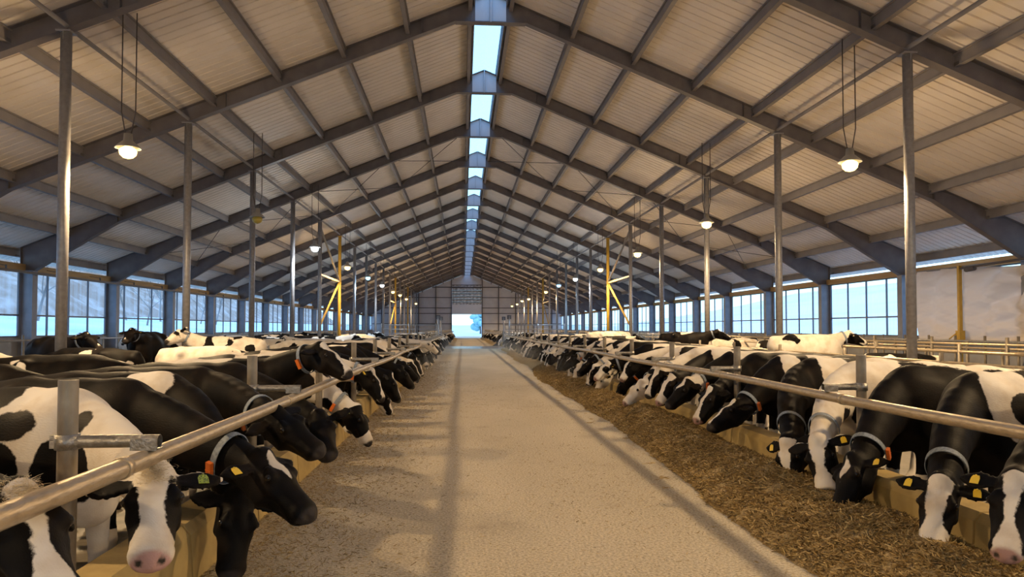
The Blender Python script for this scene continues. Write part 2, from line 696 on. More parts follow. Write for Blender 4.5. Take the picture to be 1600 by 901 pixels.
# purlins, C-section, running the length of the barn under the sheets
PUR = [0.55 + 1.68 * k for k in range(10)]
for sgn in (-1, 1):
    for k, dx in enumerate(PUR):
        x = RX + sgn * dx
        zt = ztop(x)
        b = MB()
        d = 0.235
        b.box(x - 0.03, x + 0.03, Y0, Y1, zt - d, zt + 0.015)
        b.box(x - 0.055, x + 0.055, Y0, Y1, zt - d - 0.012, zt - d)
        b.box(x - 0.07, x + 0.07, Y0, Y1, zt - 0.02, zt + 0.01)
        struct(b.build('ceiling_beam', M['purlin']), 'long roof purlin, %s from the ridge on the %s slope' % (ordinal(k + 1), 'left' if sgn < 0 else 'right'))

# ridge upstands, translucent cap
b = MB()
for sgn in (-1, 1):
    x = RX + sgn * 0.42
    b.box(min(x, x + sgn * 0.04), max(x, x + sgn * 0.04), Y0, Y1, ztop(x) - 0.16, ztop(x) + 0.42)
struct(b.build('trim_3', M['purlin']), 'metal upstands along both edges of the ridge opening')
b = MB()
zr = ztop(RX + 0.42) + 0.42
b.prism([(RX - 0.62, Y0, zr - 0.06), (RX, Y0, zr + 0.2), (RX + 0.62, Y0, zr - 0.06), (RX, Y0, zr + 0.19)], (0, Y1 - Y0, 0), None)
struct(b.build('window_ridge', M['ridgefilm']), 'bright translucent ridge light running down the middle of the roof')


# portal frames
def I_prism(b, poly, y, web=0.012, flange=0.20, th=0.016):
    """web plate in the X-Z plane at Y=y with a flange along every edge"""
    n = len(poly)
    b.prism([(p[0], y - web / 2, p[1]) for p in poly], (0, web, 0), None)
    for i in range(n):
        p, q = poly[i], poly[(i + 1) % n]
        d = Vector((q[0] - p[0], 0, q[1] - p[1])).normalized()
        up = Vector((-d.z, 0, d.x))
        b.bar((p[0], y, p[1]), (q[0], y, q[1]), flange, th, up)


def frame_parts(k, y):
    near = y > 0 and y < 130
    root = empty('portal_frame', (0, y, 0))
    for sgn in (-1, 1):
        xw = RX + sgn * HS
        xi = RX + sgn * (HS - 0.42)
        rb = MB()
        top0 = (RX + sgn * 0.02, ZTOP - 0.01)
        # rafter outline: deepens at the ridge and at the knee
        xk = RX + sgn * (HS * 0.80)
        dep = 0.40
        p = [(RX + sgn * 0.01, ztop(RX)), (xw, ztop(xw)), (xw, ztop(xw) - 0.78), (xi, ztop(xi) - 0.95),
             (xk, ztop(xk) - dep), (RX + sgn * 0.95, ztop(RX + 0.95) - dep), (RX + sgn * 0.01, ztop(RX + 0.95) - dep)]
        I_prism(rb, p, 0, flange=0.22)
        # stiffener plates
        for f in (0.12, 0.45, 0.80):
            xs = RX + sgn * HS * f
            rb.box(xs - 0.006, xs + 0.006, -0.10, 0.10, ztop(xs) - dep, ztop(xs))
        # bolted purlin cleats seen against the web
        for dx in PUR[1:]:
            xs = RX + sgn * dx
            rb.box(xs - 0.05, xs + 0.05, -0.13, 0.13, ztop(xs) - 0.24, ztop(xs) - 0.17)
        rb.build('rafter', M['steel'], root)
        cb = MB()
        I_prism(cb, [(xi, COWZ), (xw, COWZ), (xw, ztop(xw) - 0.78), (xi, ztop(xi) - 0.95)], 0, flange=0.30)
        cb.box(min(xi, xw) - 0.06, max(xi, xw) + 0.06, -0.2, 0.2, COWZ - 0.02, COWZ + 0.03)
        cb.build('column', M['colm'], root)
    ab = MB()
    zb = ztop(RX + 0.95) - dep
    ab.box(RX - 0.014, RX + 0.014, -0.12, 0.12, zb - 0.02, ZTOP)
    ab.prism([(RX - 0.42, -0.02, zb), (RX + 0.42, -0.02, zb), (RX + 0.42, -0.02, ztop(RX + 0.42)), (RX, -0.02, ZTOP), (RX - 0.42, -0.02, ztop(RX + 0.42))], (0, 0.04, 0), None)  # pale gusset added over the web to stand for sky light on it
    MB().bar((RX - 0.95, 0, zb - 0.012), (RX + 0.95, 0, zb - 0.012), 0.24, 0.02).build('apex_flange', M['steel'], root)
    ab.build('apex_plate', M['apex'], root)
    return root


M['apex'] = mat('sky_paled_apex_plate', (0.62, 0.64, 0.68), 0.5, 0.1)  # paler than the frame steel: sky light at the ridge put into the colour
M['colm'] = mat('painted_column_steel', (0.20, 0.21, 0.25), 0.55, 0.0, (3, 4, 0.35, 0.7), None, (0.26, 0.27, 0.32))
proto = None
for k, y in enumerate(FRAME_Y[:-1]):
    if proto is None:
        fr = proto = frame_parts(k, y)
    else:
        fr = copy_tree(proto)
        fr.location = (0, y, 0)
    struct(fr, 'dark steel portal frame, %s of the row counted towards the far door' % ordinal(k + 1))

# side walls and windows
for sgn, nm in ((-1, 'left'), (1, 'right')):
    xw = RX + sgn * (HS + 0.02)
    xo = xw + sgn * 0.18
    a, c = min(xw, xo), max(xw, xo)
    b = MB()
    b.box(a, c, Y0, Y1, -0.5, 1.25)
    b.box(a - 0.03, c + 0.03, Y0, Y1, 1.22, 1.28)
    struct(b.build('wall_' + nm, M['lowwall']), 'low concrete side wall under the %s windows' % nm)
    xe = RX + sgn * (HS - 0.06)
    b = MB()
    b.box(xe - 0.06, xe + 0.06, Y0, Y1, 3.50, 3.74)
    b.box(min(xe, xe - sgn * 0.10), max(xe, xe - sgn * 0.10), Y0, Y1, 3.50, 3.53)
    struct(b.build('trim_%d' % (5 if sgn < 0 else 6), M['timber']), 'ochre eaves beam above the %s windows' % nm)

wnum = 0
for sgn in (-1, 1):
    for k in range(len(FRAME_Y) - 1):
        ya, yb = FRAME_Y[k] + 0.14, FRAME_Y[k + 1] - 0.14
        x = RX + sgn * (HS + 0.02)
        wnum += 1
        root = empty('window_%d' % wnum, (x, ya, 1.28))
        H, Wd = 3.50 - 1.28, yb - ya
        b = MB()
        for f in np.linspace(0, 1, 5):
            w = 0.022
            y = f * Wd
            b.box(-0.03, 0.03, max(0, y - w), min(Wd, y + w), 0, H)
        for z, w in ((0.0, 0.03), (0.72, 0.028), (H - 0.03, 0.03)):
            b.box(-0.035, 0.035, 0, Wd, z, z + 2 * w)
        b.build('window_frame', M['winframe'], root)
        b = MB()
        b.box(sgn * 0.045 - 0.003, sgn * 0.045 + 0.003, 0, Wd, 0, H)
        b.build('pane', M['film'], root)
        struct(root, '%s see-through film window of the %s wall' % (ordinal(k + 1), 'left' if sgn < 0 else 'right'))

# far gable with its door opening
DX0, DX1 = -1.75, 3.1
DZ = 3.9
b = MB()
for x0, x1, z0f in ((XL - 0.2, DX0, 0), (DX1, XR + 0.2, 0), (DX0, DX1, 1)):
    n = max(1, int(round((x1 - x0) / 0.25)))
    for i in range(n):
        a = x0 + (x1 - x0) * i / n
        c = x0 + (x1 - x0) * (i + 1) / n
        zb = -0.5 if z0f == 0 else 8.35
        m_ = c - 0.04
        ta, tm, tc_ = ztop(a), ztop(m_), ztop(c)
        if tm < zb + 0.1:
            continue
        b.prism([(a, Y1, zb), (m_, Y1, zb), (m_, Y1, tm), (a, Y1, ta)], (0, 0.1, 0), None)
        b.prism([(m_, Y1 + 0.03, zb), (c, Y1 + 0.03, zb), (c, Y1 + 0.03, tc_), (m_, Y1 + 0.03, tm)], (0, 0.07, 0), None)
struct(b.build('wall_far', M['gable']), 'grey ribbed gable wall around the far door')
b = MB()
for x in (-13.2, -10.2, -7.2, -4.4, DX0 - 0.1, DX1 + 0.1, 5.9, 8.7, 11.7, 14.7):
    w = 0.16 if abs(x) > 5 else 0.12
    b.box(x - w / 2, x + w / 2, Y1 - 0.26, Y1 - 0.005, -0.2, ztop(x))
for z in (2.3, 4.0, 4.9, 6.6, 8.3):
    xa = max(XL, RX - (ZTOP - z) / SLOPE)
    xb = min(XR, RX + (ZTOP - z) / SLOPE)
    if z > 8.2:
        b.box(xa, xb, Y1 - 0.14, Y1 - 0.005, z - 0.08, z + 0.08)
    else:
        b.box(xa, DX0, Y1 - 0.14, Y1 - 0.005, z - 0.06, z + 0.06)
        b.box(DX1, xb, Y1 - 0.14, Y1 - 0.005, z - 0.06, z + 0.06)
struct(b.build('trim_7', M['girt']), 'dark steel posts and rails across the far gable')

dr = empty('door_1', (0, Y1 - 0.05, DZ))
b = MB()
b.box(DX0, DX1, 0, 0.05, 0, 1.55)
b.box(DX0, DX1, -0.03, 0.08, -0.05, 0.04)
b.build('door_panel', M['doorpanel'], dr)
b = MB()
b2 = MB()
z = 1.55
while z < 4.4:
    b.box(DX0, DX1, 0, 0.05, z, z + 0.46)
    b2.box(DX0, DX1, -0.04, 0.0, z + 0.34, z + 0.46)
    for x in np.linspace(DX0 + 0.2, DX1 - 0.2, 9):
        b2.box(x - 0.025, x + 0.025, -0.03, 0.0, z, z + 0.34)
    z += 0.47
b.build('ribbed_panel', M['shutter'], dr)
b2.build('panel_frame', M['girt'], dr)
struct(dr, 'half-raised overhead door with ribbed silver upper panels')

# near gable behind the camera, with the door the lane starts from
b = MB()
b.box(XL, RX - 3, Y0 - 0.1, Y0, -0.5, 4.3)
b.box(RX + 3, XR, Y0 - 0.1, Y0, -0.5, 4.3)
b.prism([(XL, Y0 - 0.1, 4.3), (XR, Y0 - 0.1, 4.3), (RX, Y0 - 0.1, ZTOP)], (0, 0.1, 0), None)
struct(b.build('wall_near', M['gable']), 'gable wall at the near end of the barn')

# ------------------------------------------------------------------ outside
rng = np.random.default_rng(5)


def fbm(x, y, seed, octs=5, f0=1.0):
    r = np.random.default_rng(seed)
    out = np.zeros_like(x)
    amp = 1.0
    f = f0
    for _ in range(octs):
        for _ in range(4):
            a = r.uniform(0, 2 * math.pi)
            out += amp * np.sin((x * math.cos(a) + y * math.sin(a)) * f * r.uniform(0.7, 1.3) + r.uniform(0, 6.28)) / 4
        amp *= 0.55
        f *= 2.1
    return out


def grid_mesh(name, xs, ys, zfun, m):
    X, Y = np.meshgrid(xs, ys, indexing='ij')
    Z = zfun(X, Y)
    V = np.stack([X, Y, Z], -1).reshape(-1, 3)
    nx, ny = X.shape
    i = np.arange(nx * ny).reshape(nx, ny)
    F = np.stack([i[:-1, :-1], i[1:, :-1], i[1:, 1:], i[:-1, 1:]], -1).reshape(-1, 4)
    return np_mesh(name, V, F, m)


def zl(X, Y):
    d = np.clip(-(X + 17), 0, None)
    return -0.7 + 0.10 * d + 0.0006 * d * d + 0.25 * fbm(X, Y, 1, 4, 0.12)


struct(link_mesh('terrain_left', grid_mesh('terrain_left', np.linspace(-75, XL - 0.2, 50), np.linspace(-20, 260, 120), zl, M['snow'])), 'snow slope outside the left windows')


def zw(X, Y):
    d = np.clip(-(X + 48), 0, None)
    return zl(X, Y) - 0.4 + np.minimum(d * 0.5, 16) + 1.2 * fbm(X, Y, 2, 5, 0.25) * np.clip(d / 4, 0, 1)


struct(link_mesh('hills_left', grid_mesh('hills_left', np.linspace(-110, -46, 70), np.linspace(-20, 300, 160), zw, M['brush'])), 'brown wooded hillside above the snow')


def zr_(X, Y):
    d = np.clip(X - 18, 0, None)
    return -0.7 + 0.055 * d + 0.0009 * d * d + 0.3 * fbm(X, Y, 3, 4, 0.1)


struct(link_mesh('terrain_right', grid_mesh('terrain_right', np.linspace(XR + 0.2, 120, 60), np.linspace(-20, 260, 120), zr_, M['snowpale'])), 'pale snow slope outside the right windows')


def zf(X, Y):
    d = np.clip(Y - Y1 - 30, 0, None)
    return -0.05 + 0.00006 * d * d + 0.15 * fbm(X, Y, 4, 4, 0.07) * np.clip(d / 20, 0, 1)


struct(link_mesh('terrain_far', grid_mesh('terrain_far', np.linspace(-60, 60, 50), np.linspace(Y1 + 0.1, Y1 + 260, 70), zf, M['snow'])), 'snowy yard and field beyond the far door')


def bare_tree(seed):
    r = random.Random(seed)
    b = MB()

    def grow(p, d, ln, rad, lev):
        pts, rs = [p], [rad]
        for i in range(3):
            d = (d + Vector((r.uniform(-.18, .18), r.uniform(-.18, .18), r.uniform(-.02, .12)))).normalized()
            p = p + d * ln / 3
            pts.append(p)
            rs.append(rad * (1 - 0.2 * (i + 1)))
        b.tube(pts, rs, 5 if lev else 7, caps=False)
        if lev < 3:
            for _ in range(4 if lev == 0 else 3):
                t = r.uniform(0.45, 1.0)
                q = pts[0].lerp(pts[-1], t)
                nd = (d + Vector((r.uniform(-1, 1), r.uniform(-1, 1), r.uniform(0, 0.6)))).normalized()
                grow(q, nd, ln * 0.6, rad * 0.42, lev + 1)
    grow(Vector((0, 0, -0.3)), Vector((0, 0, 1)), 4.6, 0.13, 0)
    return b.mesh('bare_tree')


tm = [bare_tree(s) for s in range(3)]
for t in tm:
    t.materials.append(M['bark'])
r = random.Random(3)
for i in range(16):
    x, y = r.uniform(-52, -40), 28 + i * 7 + r.uniform(-2, 2)
    o = link_mesh('bare_tree', tm[i % 3])
    o.location = (x, y, float(zl(np.array([[x]]), np.array([[y]]))[0, 0]))
    o.rotation_euler = (0, 0, r.uniform(0, 6))
    s = r.uniform(0.8, 1.3)
    o.scale = (s, s, s)
    tag(o, 'leafless tree on the snow slope outside the left windows', 'tree', 'bare trees on the slope outside')
# broad tree beyond the door, outdoor haze painted into its pale crown
tr = empty('broad_tree', (4.6, Y1 + 70, 0.2))
b = MB()
r = random.Random(8)
for i in range(34):
    a, z = r.uniform(0, 6.28), r.uniform(1.0, 5.6)
    rad = 2.6 * math.sqrt(max(0.05, 1 - ((z - 2.6) / 3.3) ** 2)) * math.sqrt(r.random())
    q = r.uniform(0.6, 1.0)
    b.lathe([(0.0, q), (q * 0.5, q * 0.86), (q * 0.87, q * 0.5), (q, 0), (q * 0.87, -q * 0.5), (q * 0.5, -q * 0.86), (0.0, -q)], (rad * math.cos(a), rad * math.sin(a), z), 10)
b.build('crown', M['hazecrown'], tr)
MB().tube([(0, 0, -0.3), (0, 0, 3.0)], [0.25, 0.12], 8).build('trunk', M['bark'], tr)
tag(tr, 'haze-tinted rounded tree standing in the field beyond the far door', 'tree')

# ------------------------------------------------------------------ roof posts, struts, braces, lamps
side_word = {-1: 'left', 1: 'right'}
YPOST = [y for y in FRAME_Y if y > 5 and y < Y1 - 3]
yellow_at = (43.8, 79.8, 97.8)
for sgn, X in ((-1, POST_L), (1, POST_R)):
    for k, y in enumerate(YPOST):
        top = ztop(X) - 0.42
        isy = any(abs(y - q) < 0.1 for q in yellow_at)
        m_ = M['yellow'] if isy else M['galv']
        root = empty('roof_post', (X, y, COWZ))
        MB().tube([(0, 0, 0), (0, 0, top - COWZ)], 0.095, 16).build('pipe', m_, root)
        MB().box(-0.16, 0.16, -0.16, 0.16, 0, 0.02).build('base_plate', m_, root)
        MB().box(-0.13, 0.13, -0.13, 0.13, top - COWZ - 0.02, top - COWZ + 0.01).box(-0.008, 0.008, -0.12, 0.12, top - COWZ - 0.16, top - COWZ - 0.02).build('head_plate', m_, root)
        tag(root, '%s pipe post holding the roof, %s from the front on the %s side' % ('yellow painted' if isy else 'grey galvanised', ordinal(k + 1), side_word[sgn]), 'post', 'roof posts on the %s' % side_word[sgn])
    # longitudinal strut between the post heads
    st = MB().tube([(X, Y0, ztop(X) - 0.30), (X, Y1, ztop(X) - 0.30)], 0.045, 10).build('roof_strut', M['purlin'])
    tag(st, 'long thin pipe linking the tops of the %s roof posts' % side_word[sgn], 'pipe')
    for n, yb in enumerate((43.8, 79.8)):
        root = empty('post_brace', (X, yb, 4.3))
        ya = -6.0
        MB().bar((0, -0.1, 0), (0, ya + 0.1, 0), 0.10, 0.10).build('strut', M['yellow'], root)
        MB().bar((0, -0.1, 0.05), (0, ya + 0.1, 2.4), 0.08, 0.08).build('diagonal', M['bracket'], root)  # upper bar in pale zinc colour, standing for white light on it
        MB().bar((0, -0.1, -0.05), (0, ya + 0.1, -2.6), 0.08, 0.08).build('diagonal', M['yellow'], root)
        tag(root, 'yellow bracing bars on the %s yellow post of the %s row' % (('nearest', 'farther')[n], side_word[sgn]), 'brace', 'bracing bars on the yellow posts')
# thin cross cables in two bays of the roof
for sgn in (-1, 1):
    for n, k in enumerate((7, 13)):
        y0, y1 = FRAME_Y[k], FRAME_Y[k + 1]
        root = empty('roof_bracing', (RX, y0, 0))
        for i in range(4):
            xa, xb = sgn * (0.6 + 3.4 * i), sgn * (0.6 + 3.4 * (i + 1))
            za, zb = ztop(RX + xa) - 0.24, ztop(RX + xb) - 0.24
            MB().tube([(xa, 0, za), (xb, y1 - y0, zb)], 0.014, 6).build('cable', M['wire'], root)
            MB().tube([(xb, 0, zb), (xa, y1 - y0, za)], 0.014, 6).build('cable', M['wire'], root)
        tag(root, 'thin crossed cables under the %s roof slope, %s bay' % (side_word[sgn], ('middle', 'far')[n]), 'cable', 'crossed roof cables')

LAMPZ = 4.95
left_lamps = [((200, 236), 's'), ((402, 342), 'o'), ((492, 388), 'w'), ((543, 418), 's'), ((575, 434), 'b'), ((597, 446), 'w'),
              ((614, 456), 's'), ((625, 461), 's'), ((635, 467), 's'), ((650, 474), 's')]
right_lamps = [((1328, 257), 's'), ((1104, 350), 's'), ((996, 397), 's'), ((938, 421), 's'), ((899, 436), 'w'), ((873, 446), 'b'),
               ((853, 456), 's'), ((826, 467), 's'), ((816, 470), 's'), ((808, 475), 's'), ((800, 478), 's')]
LCOL = {'s': SODIUM, 'w': (0.85, 0.93, 1.0), 'b': (0.45, 0.72, 1.0)}
LWORD = {'s': 'glowing amber', 'w': 'glowing white', 'b': 'glowing cold blue', 'o': 'unlit yellow'}


def lamp(x, y, kind, tilt, label):
    root = empty('hanging_lamp', (x, y, LAMPZ))
    zt = ztop(x) - 0.15 - LAMPZ
    b = MB()
    b.lathe([(0.0, 0.34), (0.075, 0.33), (0.085, 0.20), (0.12, 0.17), (0.22, 0.075), (0.235, 0.05), (0.225, 0.05), (0.20, 0.075), (0.09, 0.15), (0.0, 0.155)], (0, 0, 0), 24)
    sh = b.build('lamp_shade', M['shade'], root)
    b = MB()
    b.lathe([(0.0, 0.10), (0.06, 0.09), (0.13, 0.05), (0.16, 0.0), (0.145, -0.07), (0.09, -0.125), (0.0, -0.15)], (0, 0, 0), 18)
    b.build('bulb', M[{'s': 'bulb_sodium', 'w': 'bulb_white', 'b': 'bulb_blue', 'o': 'bulb_off'}[kind]], root)
    for dx in (-0.13, 0.13):
        MB().tube([(dx * 0.4, 0, 0.32), (dx, 0, 0.75), (dx, 0, zt)], 0.011, 6).build('wire', M['wire'], root)
    tag(root, label, 'lamp', 'hanging lamps')
    if kind != 'o':
        for nm, kind_l, e in (('lamp_beam', 'SPOT', 1.0), ('lamp_glow', 'POINT', 0.21)):
            d = bpy.data.lights.new(nm, kind_l)
            d.energy = (SODIUM_W if kind == 's' else WHITE_W) * e
            d.color = LCOL[kind]
            d.shadow_soft_size = 0.13
            if kind_l == 'SPOT':
                d.spot_size = math.radians(172)
                d.spot_blend = 0.45
            o = bpy.data.objects.new(nm, d)
            COL.objects.link(o)
            o.parent = root
            o.location = (0, 0, -0.2)
    return root


lamps = []
for sgn, lst in ((-1, left_lamps), (1, right_lamps)):
    for n, ((px, py), kind) in enumerate(lst):
        p = at_z(px, py, LAMPZ)
        lamp(p[0], min(p[1], Y1 - 6), kind, 0, '%s hanging barn lamp, %s from the front in the %s row' % (LWORD[kind], ordinal(n + 1), side_word[sgn]))
for x, y in ((-6.5, 5.0), (7.9, 5.8), (-6.5, -4.5), (7.9, -3.5)):
    lamp(x, y, 's', 0, 'amber hanging barn lamp behind the viewpoint')

# ------------------------------------------------------------------ feed rails and their posts
ZR = 1.0
for sgn, X, XP in ((-1, LRAIL, LPOST), (1, RRAIL, RPOST)):
    word = side_word[sgn]
    for part, (y0, y1) in enumerate(((-2.0, GAP0 - 0.2), (GAP1 + 0.2, Y1 - 3))):
        root = empty('feed_rail', (X, y0, ZR))
        pts = [(0.012 * math.sin(y * 0.9), y - y0, 0.012 * math.sin(y * 0.7 + 1)) for y in np.linspace(y0, y1, 60)]
        MB().tube(pts, 0.042, 16).build('pipe', M['rail'], root)
        first = (3.56 if sgn < 0 else 6.41)
        ys = [first + 3 * k for k in range(-2, 45)]
        ys = [y for y in ys if y0 + 0.4 < y < y1 - 0.3]
        slm = MB().tube([(0, -0.025, 0), (0, 0.025, 0)], 0.0475, 16).mesh('sleeve')
        slm.materials.append(M['rail'])
        for y in ys:
            q_ = y - 0.26
            link_mesh('sleeve', slm, root).location = (0.012 * math.sin(q_ * 0.9), q_ - y0, 0.012 * math.sin(q_ * 0.7 + 1))
        tag(root, 'worn steel feed rail along the %s row of cows %s' % (word, ('in front of the cross alley', 'beyond the cross alley')[part]), 'rail', 'feed rails')
        n = 0
        for y in ys:
            if y < 2:
                continue
            n += 1
            root = empty('rail_post', (XP, y, COWZ))
            H = 1.36 - COWZ
            b = MB()
            b.tube([(0, 0, 0), (0, 0, H)], 0.043, 16, caps=False)
            b.lathe([(0.043, H), (0.034, H + 0.001), (0.034, H - 0.12), (0.0, H - 0.12)], (0, 0, 0), 16)
            b.build('pipe', M['railpost'], root)
            za = ZR + 0.076 - COWZ
            b = MB()
            b.lathe([(0.044, za - 0.035), (0.054, za - 0.034), (0.054, za + 0.034), (0.044, za + 0.035)], (0, 0, 0), 16)
            b.box(-0.075, -0.045, -0.012, 0.012, za - 0.03, za + 0.03)
            b.tube([(0.05 * -sgn, -0.03, za), (0.05 * -sgn, 0.03, za)], 0.013, 8)
            b.build('clamp', M['bracket'], root)
            xe = (X - XP) - sgn * 0.055
            b = MB()
            b.tube([(0.05 * -sgn, 0, za), (xe, 0, za)], 0.030, 14, caps=False)
            b.build('arm', M['bracket'], root)
            b = MB()
            b.box(min(xe, xe + sgn * 0.12), max(xe, xe + sgn * 0.12), -0.035, 0.035, za - 0.040, za - 0.033)
            b.box(min(xe, xe + sgn * 0.12), max(xe, xe + sgn * 0.12), -0.038, -0.030, za - 0.040, za + 0.015)
            b.build('saddle_plate', M['bracket'], root)
            tag(root, ('short steel post with bracket arm, %s from the front on the %s feed rail' if part == 0 else 'short bracketed post, %s past the alley on the %s feed rail') % (ordinal(n), word), 'post', '%s feed rail posts' % word)

# taller gate posts at the cross alley
for sgn, X in ((-1, -1.9), (1, 3.62)):
    for n, y in enumerate((GAP0 + 0.1, GAP1 - 0.1)):
        root = empty('gate_post', (X, y, -0.01))
        MB().tube([(0, 0, 0), (0, 0, 2.55)], 0.06, 12).build('pipe', M['galv'], root)
        MB().box(-0.16, 0.16, -0.05, 0.05, 2.3, 2.62).build('latch_box', M['girt'], root)
        tag(root, 'tall grey gate post at the %s edge of the cross alley on the %s' % (('near', 'far')[n], side_word[sgn]), 'post', 'cross alley gate posts')
        # gate folded back along the alley
        g = empty('alley_gate', (X + sgn * 0.15, y, 0.0))
        L_ = 4.2
        b = MB()
        for z in (0.45, 0.8, 1.15, 1.5, 1.85):
            b.tube([(0, 0, z), (sgn * L_, 0, z)], 0.024, 8)
        b.build('rails', M['galv'], g)
        b = MB()
        for f in (0, 0.5, 1):
            b.tube([(sgn * L_ * f, 0, 0.3), (sgn * L_ * f, 0, 1.95)], 0.03, 8)
        b.build('frame', M['galv'], g)
        tag(g, 'grey tubular gate closing the %s %s corner of the cross alley' % (('near', 'far')[n], side_word[sgn]), 'gate', 'cross alley gates')

# cubicle rails between the resting places and along the windows
def pipe_run(x, z, y0, y1, r_, step, label, m_):
    root = empty('stall_rail', (x, y0, COWZ))
    MB().tube([(0, 0, z - COWZ), (0, y1 - y0, z - COWZ)], r_, 10).build('pipe', m_, root)
    up = MB().tube([(0, 0, 0), (0, 0, z - COWZ + 0.16)], 0.036, 8).mesh('upright')
    up.materials.append(M['railpost'])
    y = 0.3
    while y < y1 - y0:
        link_mesh('upright', up, root).location = (0, y, 0)
        y += step
    tag(root, label, 'rail')


pipe_run(14.6, 1.22, 2, 112, 0.035, 1.25, 'grey stall rail running just below the right windows', M['galv'])
pipe_run(11.4, 1.24, 2, 112, 0.032, 2.5, 'brown stall rail in the middle of the right resting area', M['rail'])
pipe_run(10.0, 1.12, 2, 40, 0.032, 3.0, 'yellowish pipe over the right stalls beside the roof posts', M['rail'])
pipe_run(7.6, 1.05, 2, 40, 0.032, 3.0, 'low brown pipe behind the right row of feeding cows', M['rail'])
pipe_run(-13.4, 1.22, 2, 112, 0.035, 1.25, 'grey stall rail running just below the left windows', M['galv'])
for k, x in enumerate((12.3, 13.2)):
    pipe_run(x, 1.12 - 0.12 * k, 2, 60, 0.03, 3.0, ('upper', 'lower')[k] + ' brown cubicle pipe near the right windows', M['rail'])

# curtain roller pipe on the left columns
root = empty('curtain_pipe', (RX - HS + 0.55, 2, 3.42))
MB().tube([(0, 0, 0), (0, 108, 0)], 0.045, 10).build('pipe', M['purlin'], root)
b = MB()
for k in range(36):
    y = 1.0 + 3 * k
    b.box(-0.02, 0.02, y - 0.02, y + 0.02, -0.05, 0.16)
    b.tube([(-0.02, y, 0.14), (-0.4, y, 0.2)], 0.012, 6)
b.build('hangers', M['wire'], root)
tag(root, 'brown curtain pipe hung along the top of the left windows', 'pipe')

# cream curtain over the right windows near the camera, with its yellow pole and winch
cy0, cy1 = 9.0, 24.55
cxw = RX + HS - 0.55
n1, n2 = 260, 80
U, W_ = np.meshgrid(np.linspace(0, 1, n1), np.linspace(0, 1, n2), indexing='ij')
YY = cy1 + (cy0 - cy1) * U
sag = 0.5 * np.clip((YY < 22.0) * np.sin(np.clip((22.0 - YY) / 6.0, 0, 1) * math.pi), 0, 1)
ZZ = 1.18 + (3.52 - sag * 0.35 - 1.18) * W_
fold = 2.6 * (0.03 * np.sin(YY * 5 + 2.5 * W_) + 0.022 * fbm(YY * 0.8 + 1.6 * ZZ, ZZ * 2.4 - YY * 0.5, 9, 4, 3.2) + 0.05 * np.sin((YY * 0.9 + ZZ * 1.8) * 3.1) * np.clip((22.3 - YY), 0, 1) * W_)
for (ya, za, yb, zb, am) in ((22.0, 3.45, 17.2, 2.55, .13), (17.2, 2.55, 12.0, 3.4, .12), (18.2, 3.4, 22.0, 1.9, .11), (22.2, 1.3, 18.4, 2.5, .10), (22.2, 1.25, 17.4, 1.55, .10),
                             (20.4, 3.5, 16.0, 1.9, .10), (22.4, 2.5, 24.5, 2.75, .06), (22.4, 1.5, 24.5, 2.2, .07), (22.4, 3.4, 24.5, 2.9, .06), (19.5, 1.2, 14.5, 2.3, .10)):
    dy, dz = yb - ya, zb - za
    ll = math.hypot(dy, dz)
    t_ = ((YY - ya) * dy + (ZZ - za) * dz) / ll / ll
    ds = np.abs((YY - ya) * dz - (ZZ - za) * dy) / ll
    fold = fold + am * np.exp(-(ds / 0.13) ** 2) * np.clip(np.sin(np.clip(t_ * 0.9 + 0.08, 0, 1) * math.pi), 0, 1)
XX = cxw + fold
i = np.arange(n1 * n2).reshape(n1, n2)
F = np.stack([i[:-1, :-1], i[1:, :-1], i[1:, 1:], i[:-1, 1:]], -1).reshape(-1, 4)
cu = empty('wind_curtain', (cxw, cy1, 1.1))
me = np_mesh('curtain_sheet', np.stack([XX - cxw, YY - cy1, ZZ - 1.1], -1).reshape(-1, 3), F, M['curtain'])
o = link_mesh('sheet', me, cu)
sd = o.modifiers.new('thickness', 'SOLIDIFY')
sd.thickness = 0.004
MB().tube([(0, 0, 2.43), (0, cy0 - cy1, 2.43)], 0.03, 8).build('top_pipe', M['galv'], cu)
tag(cu, 'creased cream plastic curtain covering the nearest right windows', 'curtain')
wp = empty('curtain_winch', (cxw - 0.16, 22.15, COWZ))
MB().box(-0.05, 0.05, -0.05, 0.05, 0, 3.75).build('pole', M['yellow'], wp)
MB().box(-0.09, 0.09, -0.10, 0.10, 1.35, 1.72).tube([(-0.05, 0, 1.7), (-0.2, 0.25, 1.45)], 0.02, 8).build('winch_box', M['yellow'], wp)
MB().tube([(0, 0, 3.66), (0, -3.4, 3.74)], 0.035, 8).tube([(0, -0.3, 3.60), (0, -0.7, 3.62)], 0.07, 10).build('drive_shaft', M['girt'], wp)
tag(wp, 'yellow pole with a winch box in front of the cream curtain', 'winch')

# ------------------------------------------------------------------ feed
def feed_profile(X, Y):
    n = fbm(X * 1.0, Y * 1.0, 11, 5, 2.2)
    n2 = fbm(X * 1.0, Y * 1.0, 12, 3, 0.5)
    edge = 2.22 + 0.012 * np.clip(Y, 0, 60) + 0.14 * n2 + 0.05 * n
    t = np.clip((X - edge) / 0.85, 0, 1)
    h = 0.27 * np.sin(t * math.pi * 0.5) ** 0.8
    h *= 1 - 0.45 * np.clip((X - 3.05) / 0.4, 0, 1)
    return h * (0.95 + 0.3 * n2) + 0.045 * n * np.clip(t * 3, 0, 1) - 0.012


def feed_piece(y0, y1, nx, ny, name):
    xs = np.linspace(2.0, KR0 + 0.01, nx)
    ys = y0 + (y1 - y0) * np.linspace(0, 1, ny) ** 1.6
    return grid_mesh(name, xs, ys, lambda X, Y: feed_profile(X, Y) + 0.016 * fbm(X, Y, 13, 3, 18), M['feed'])


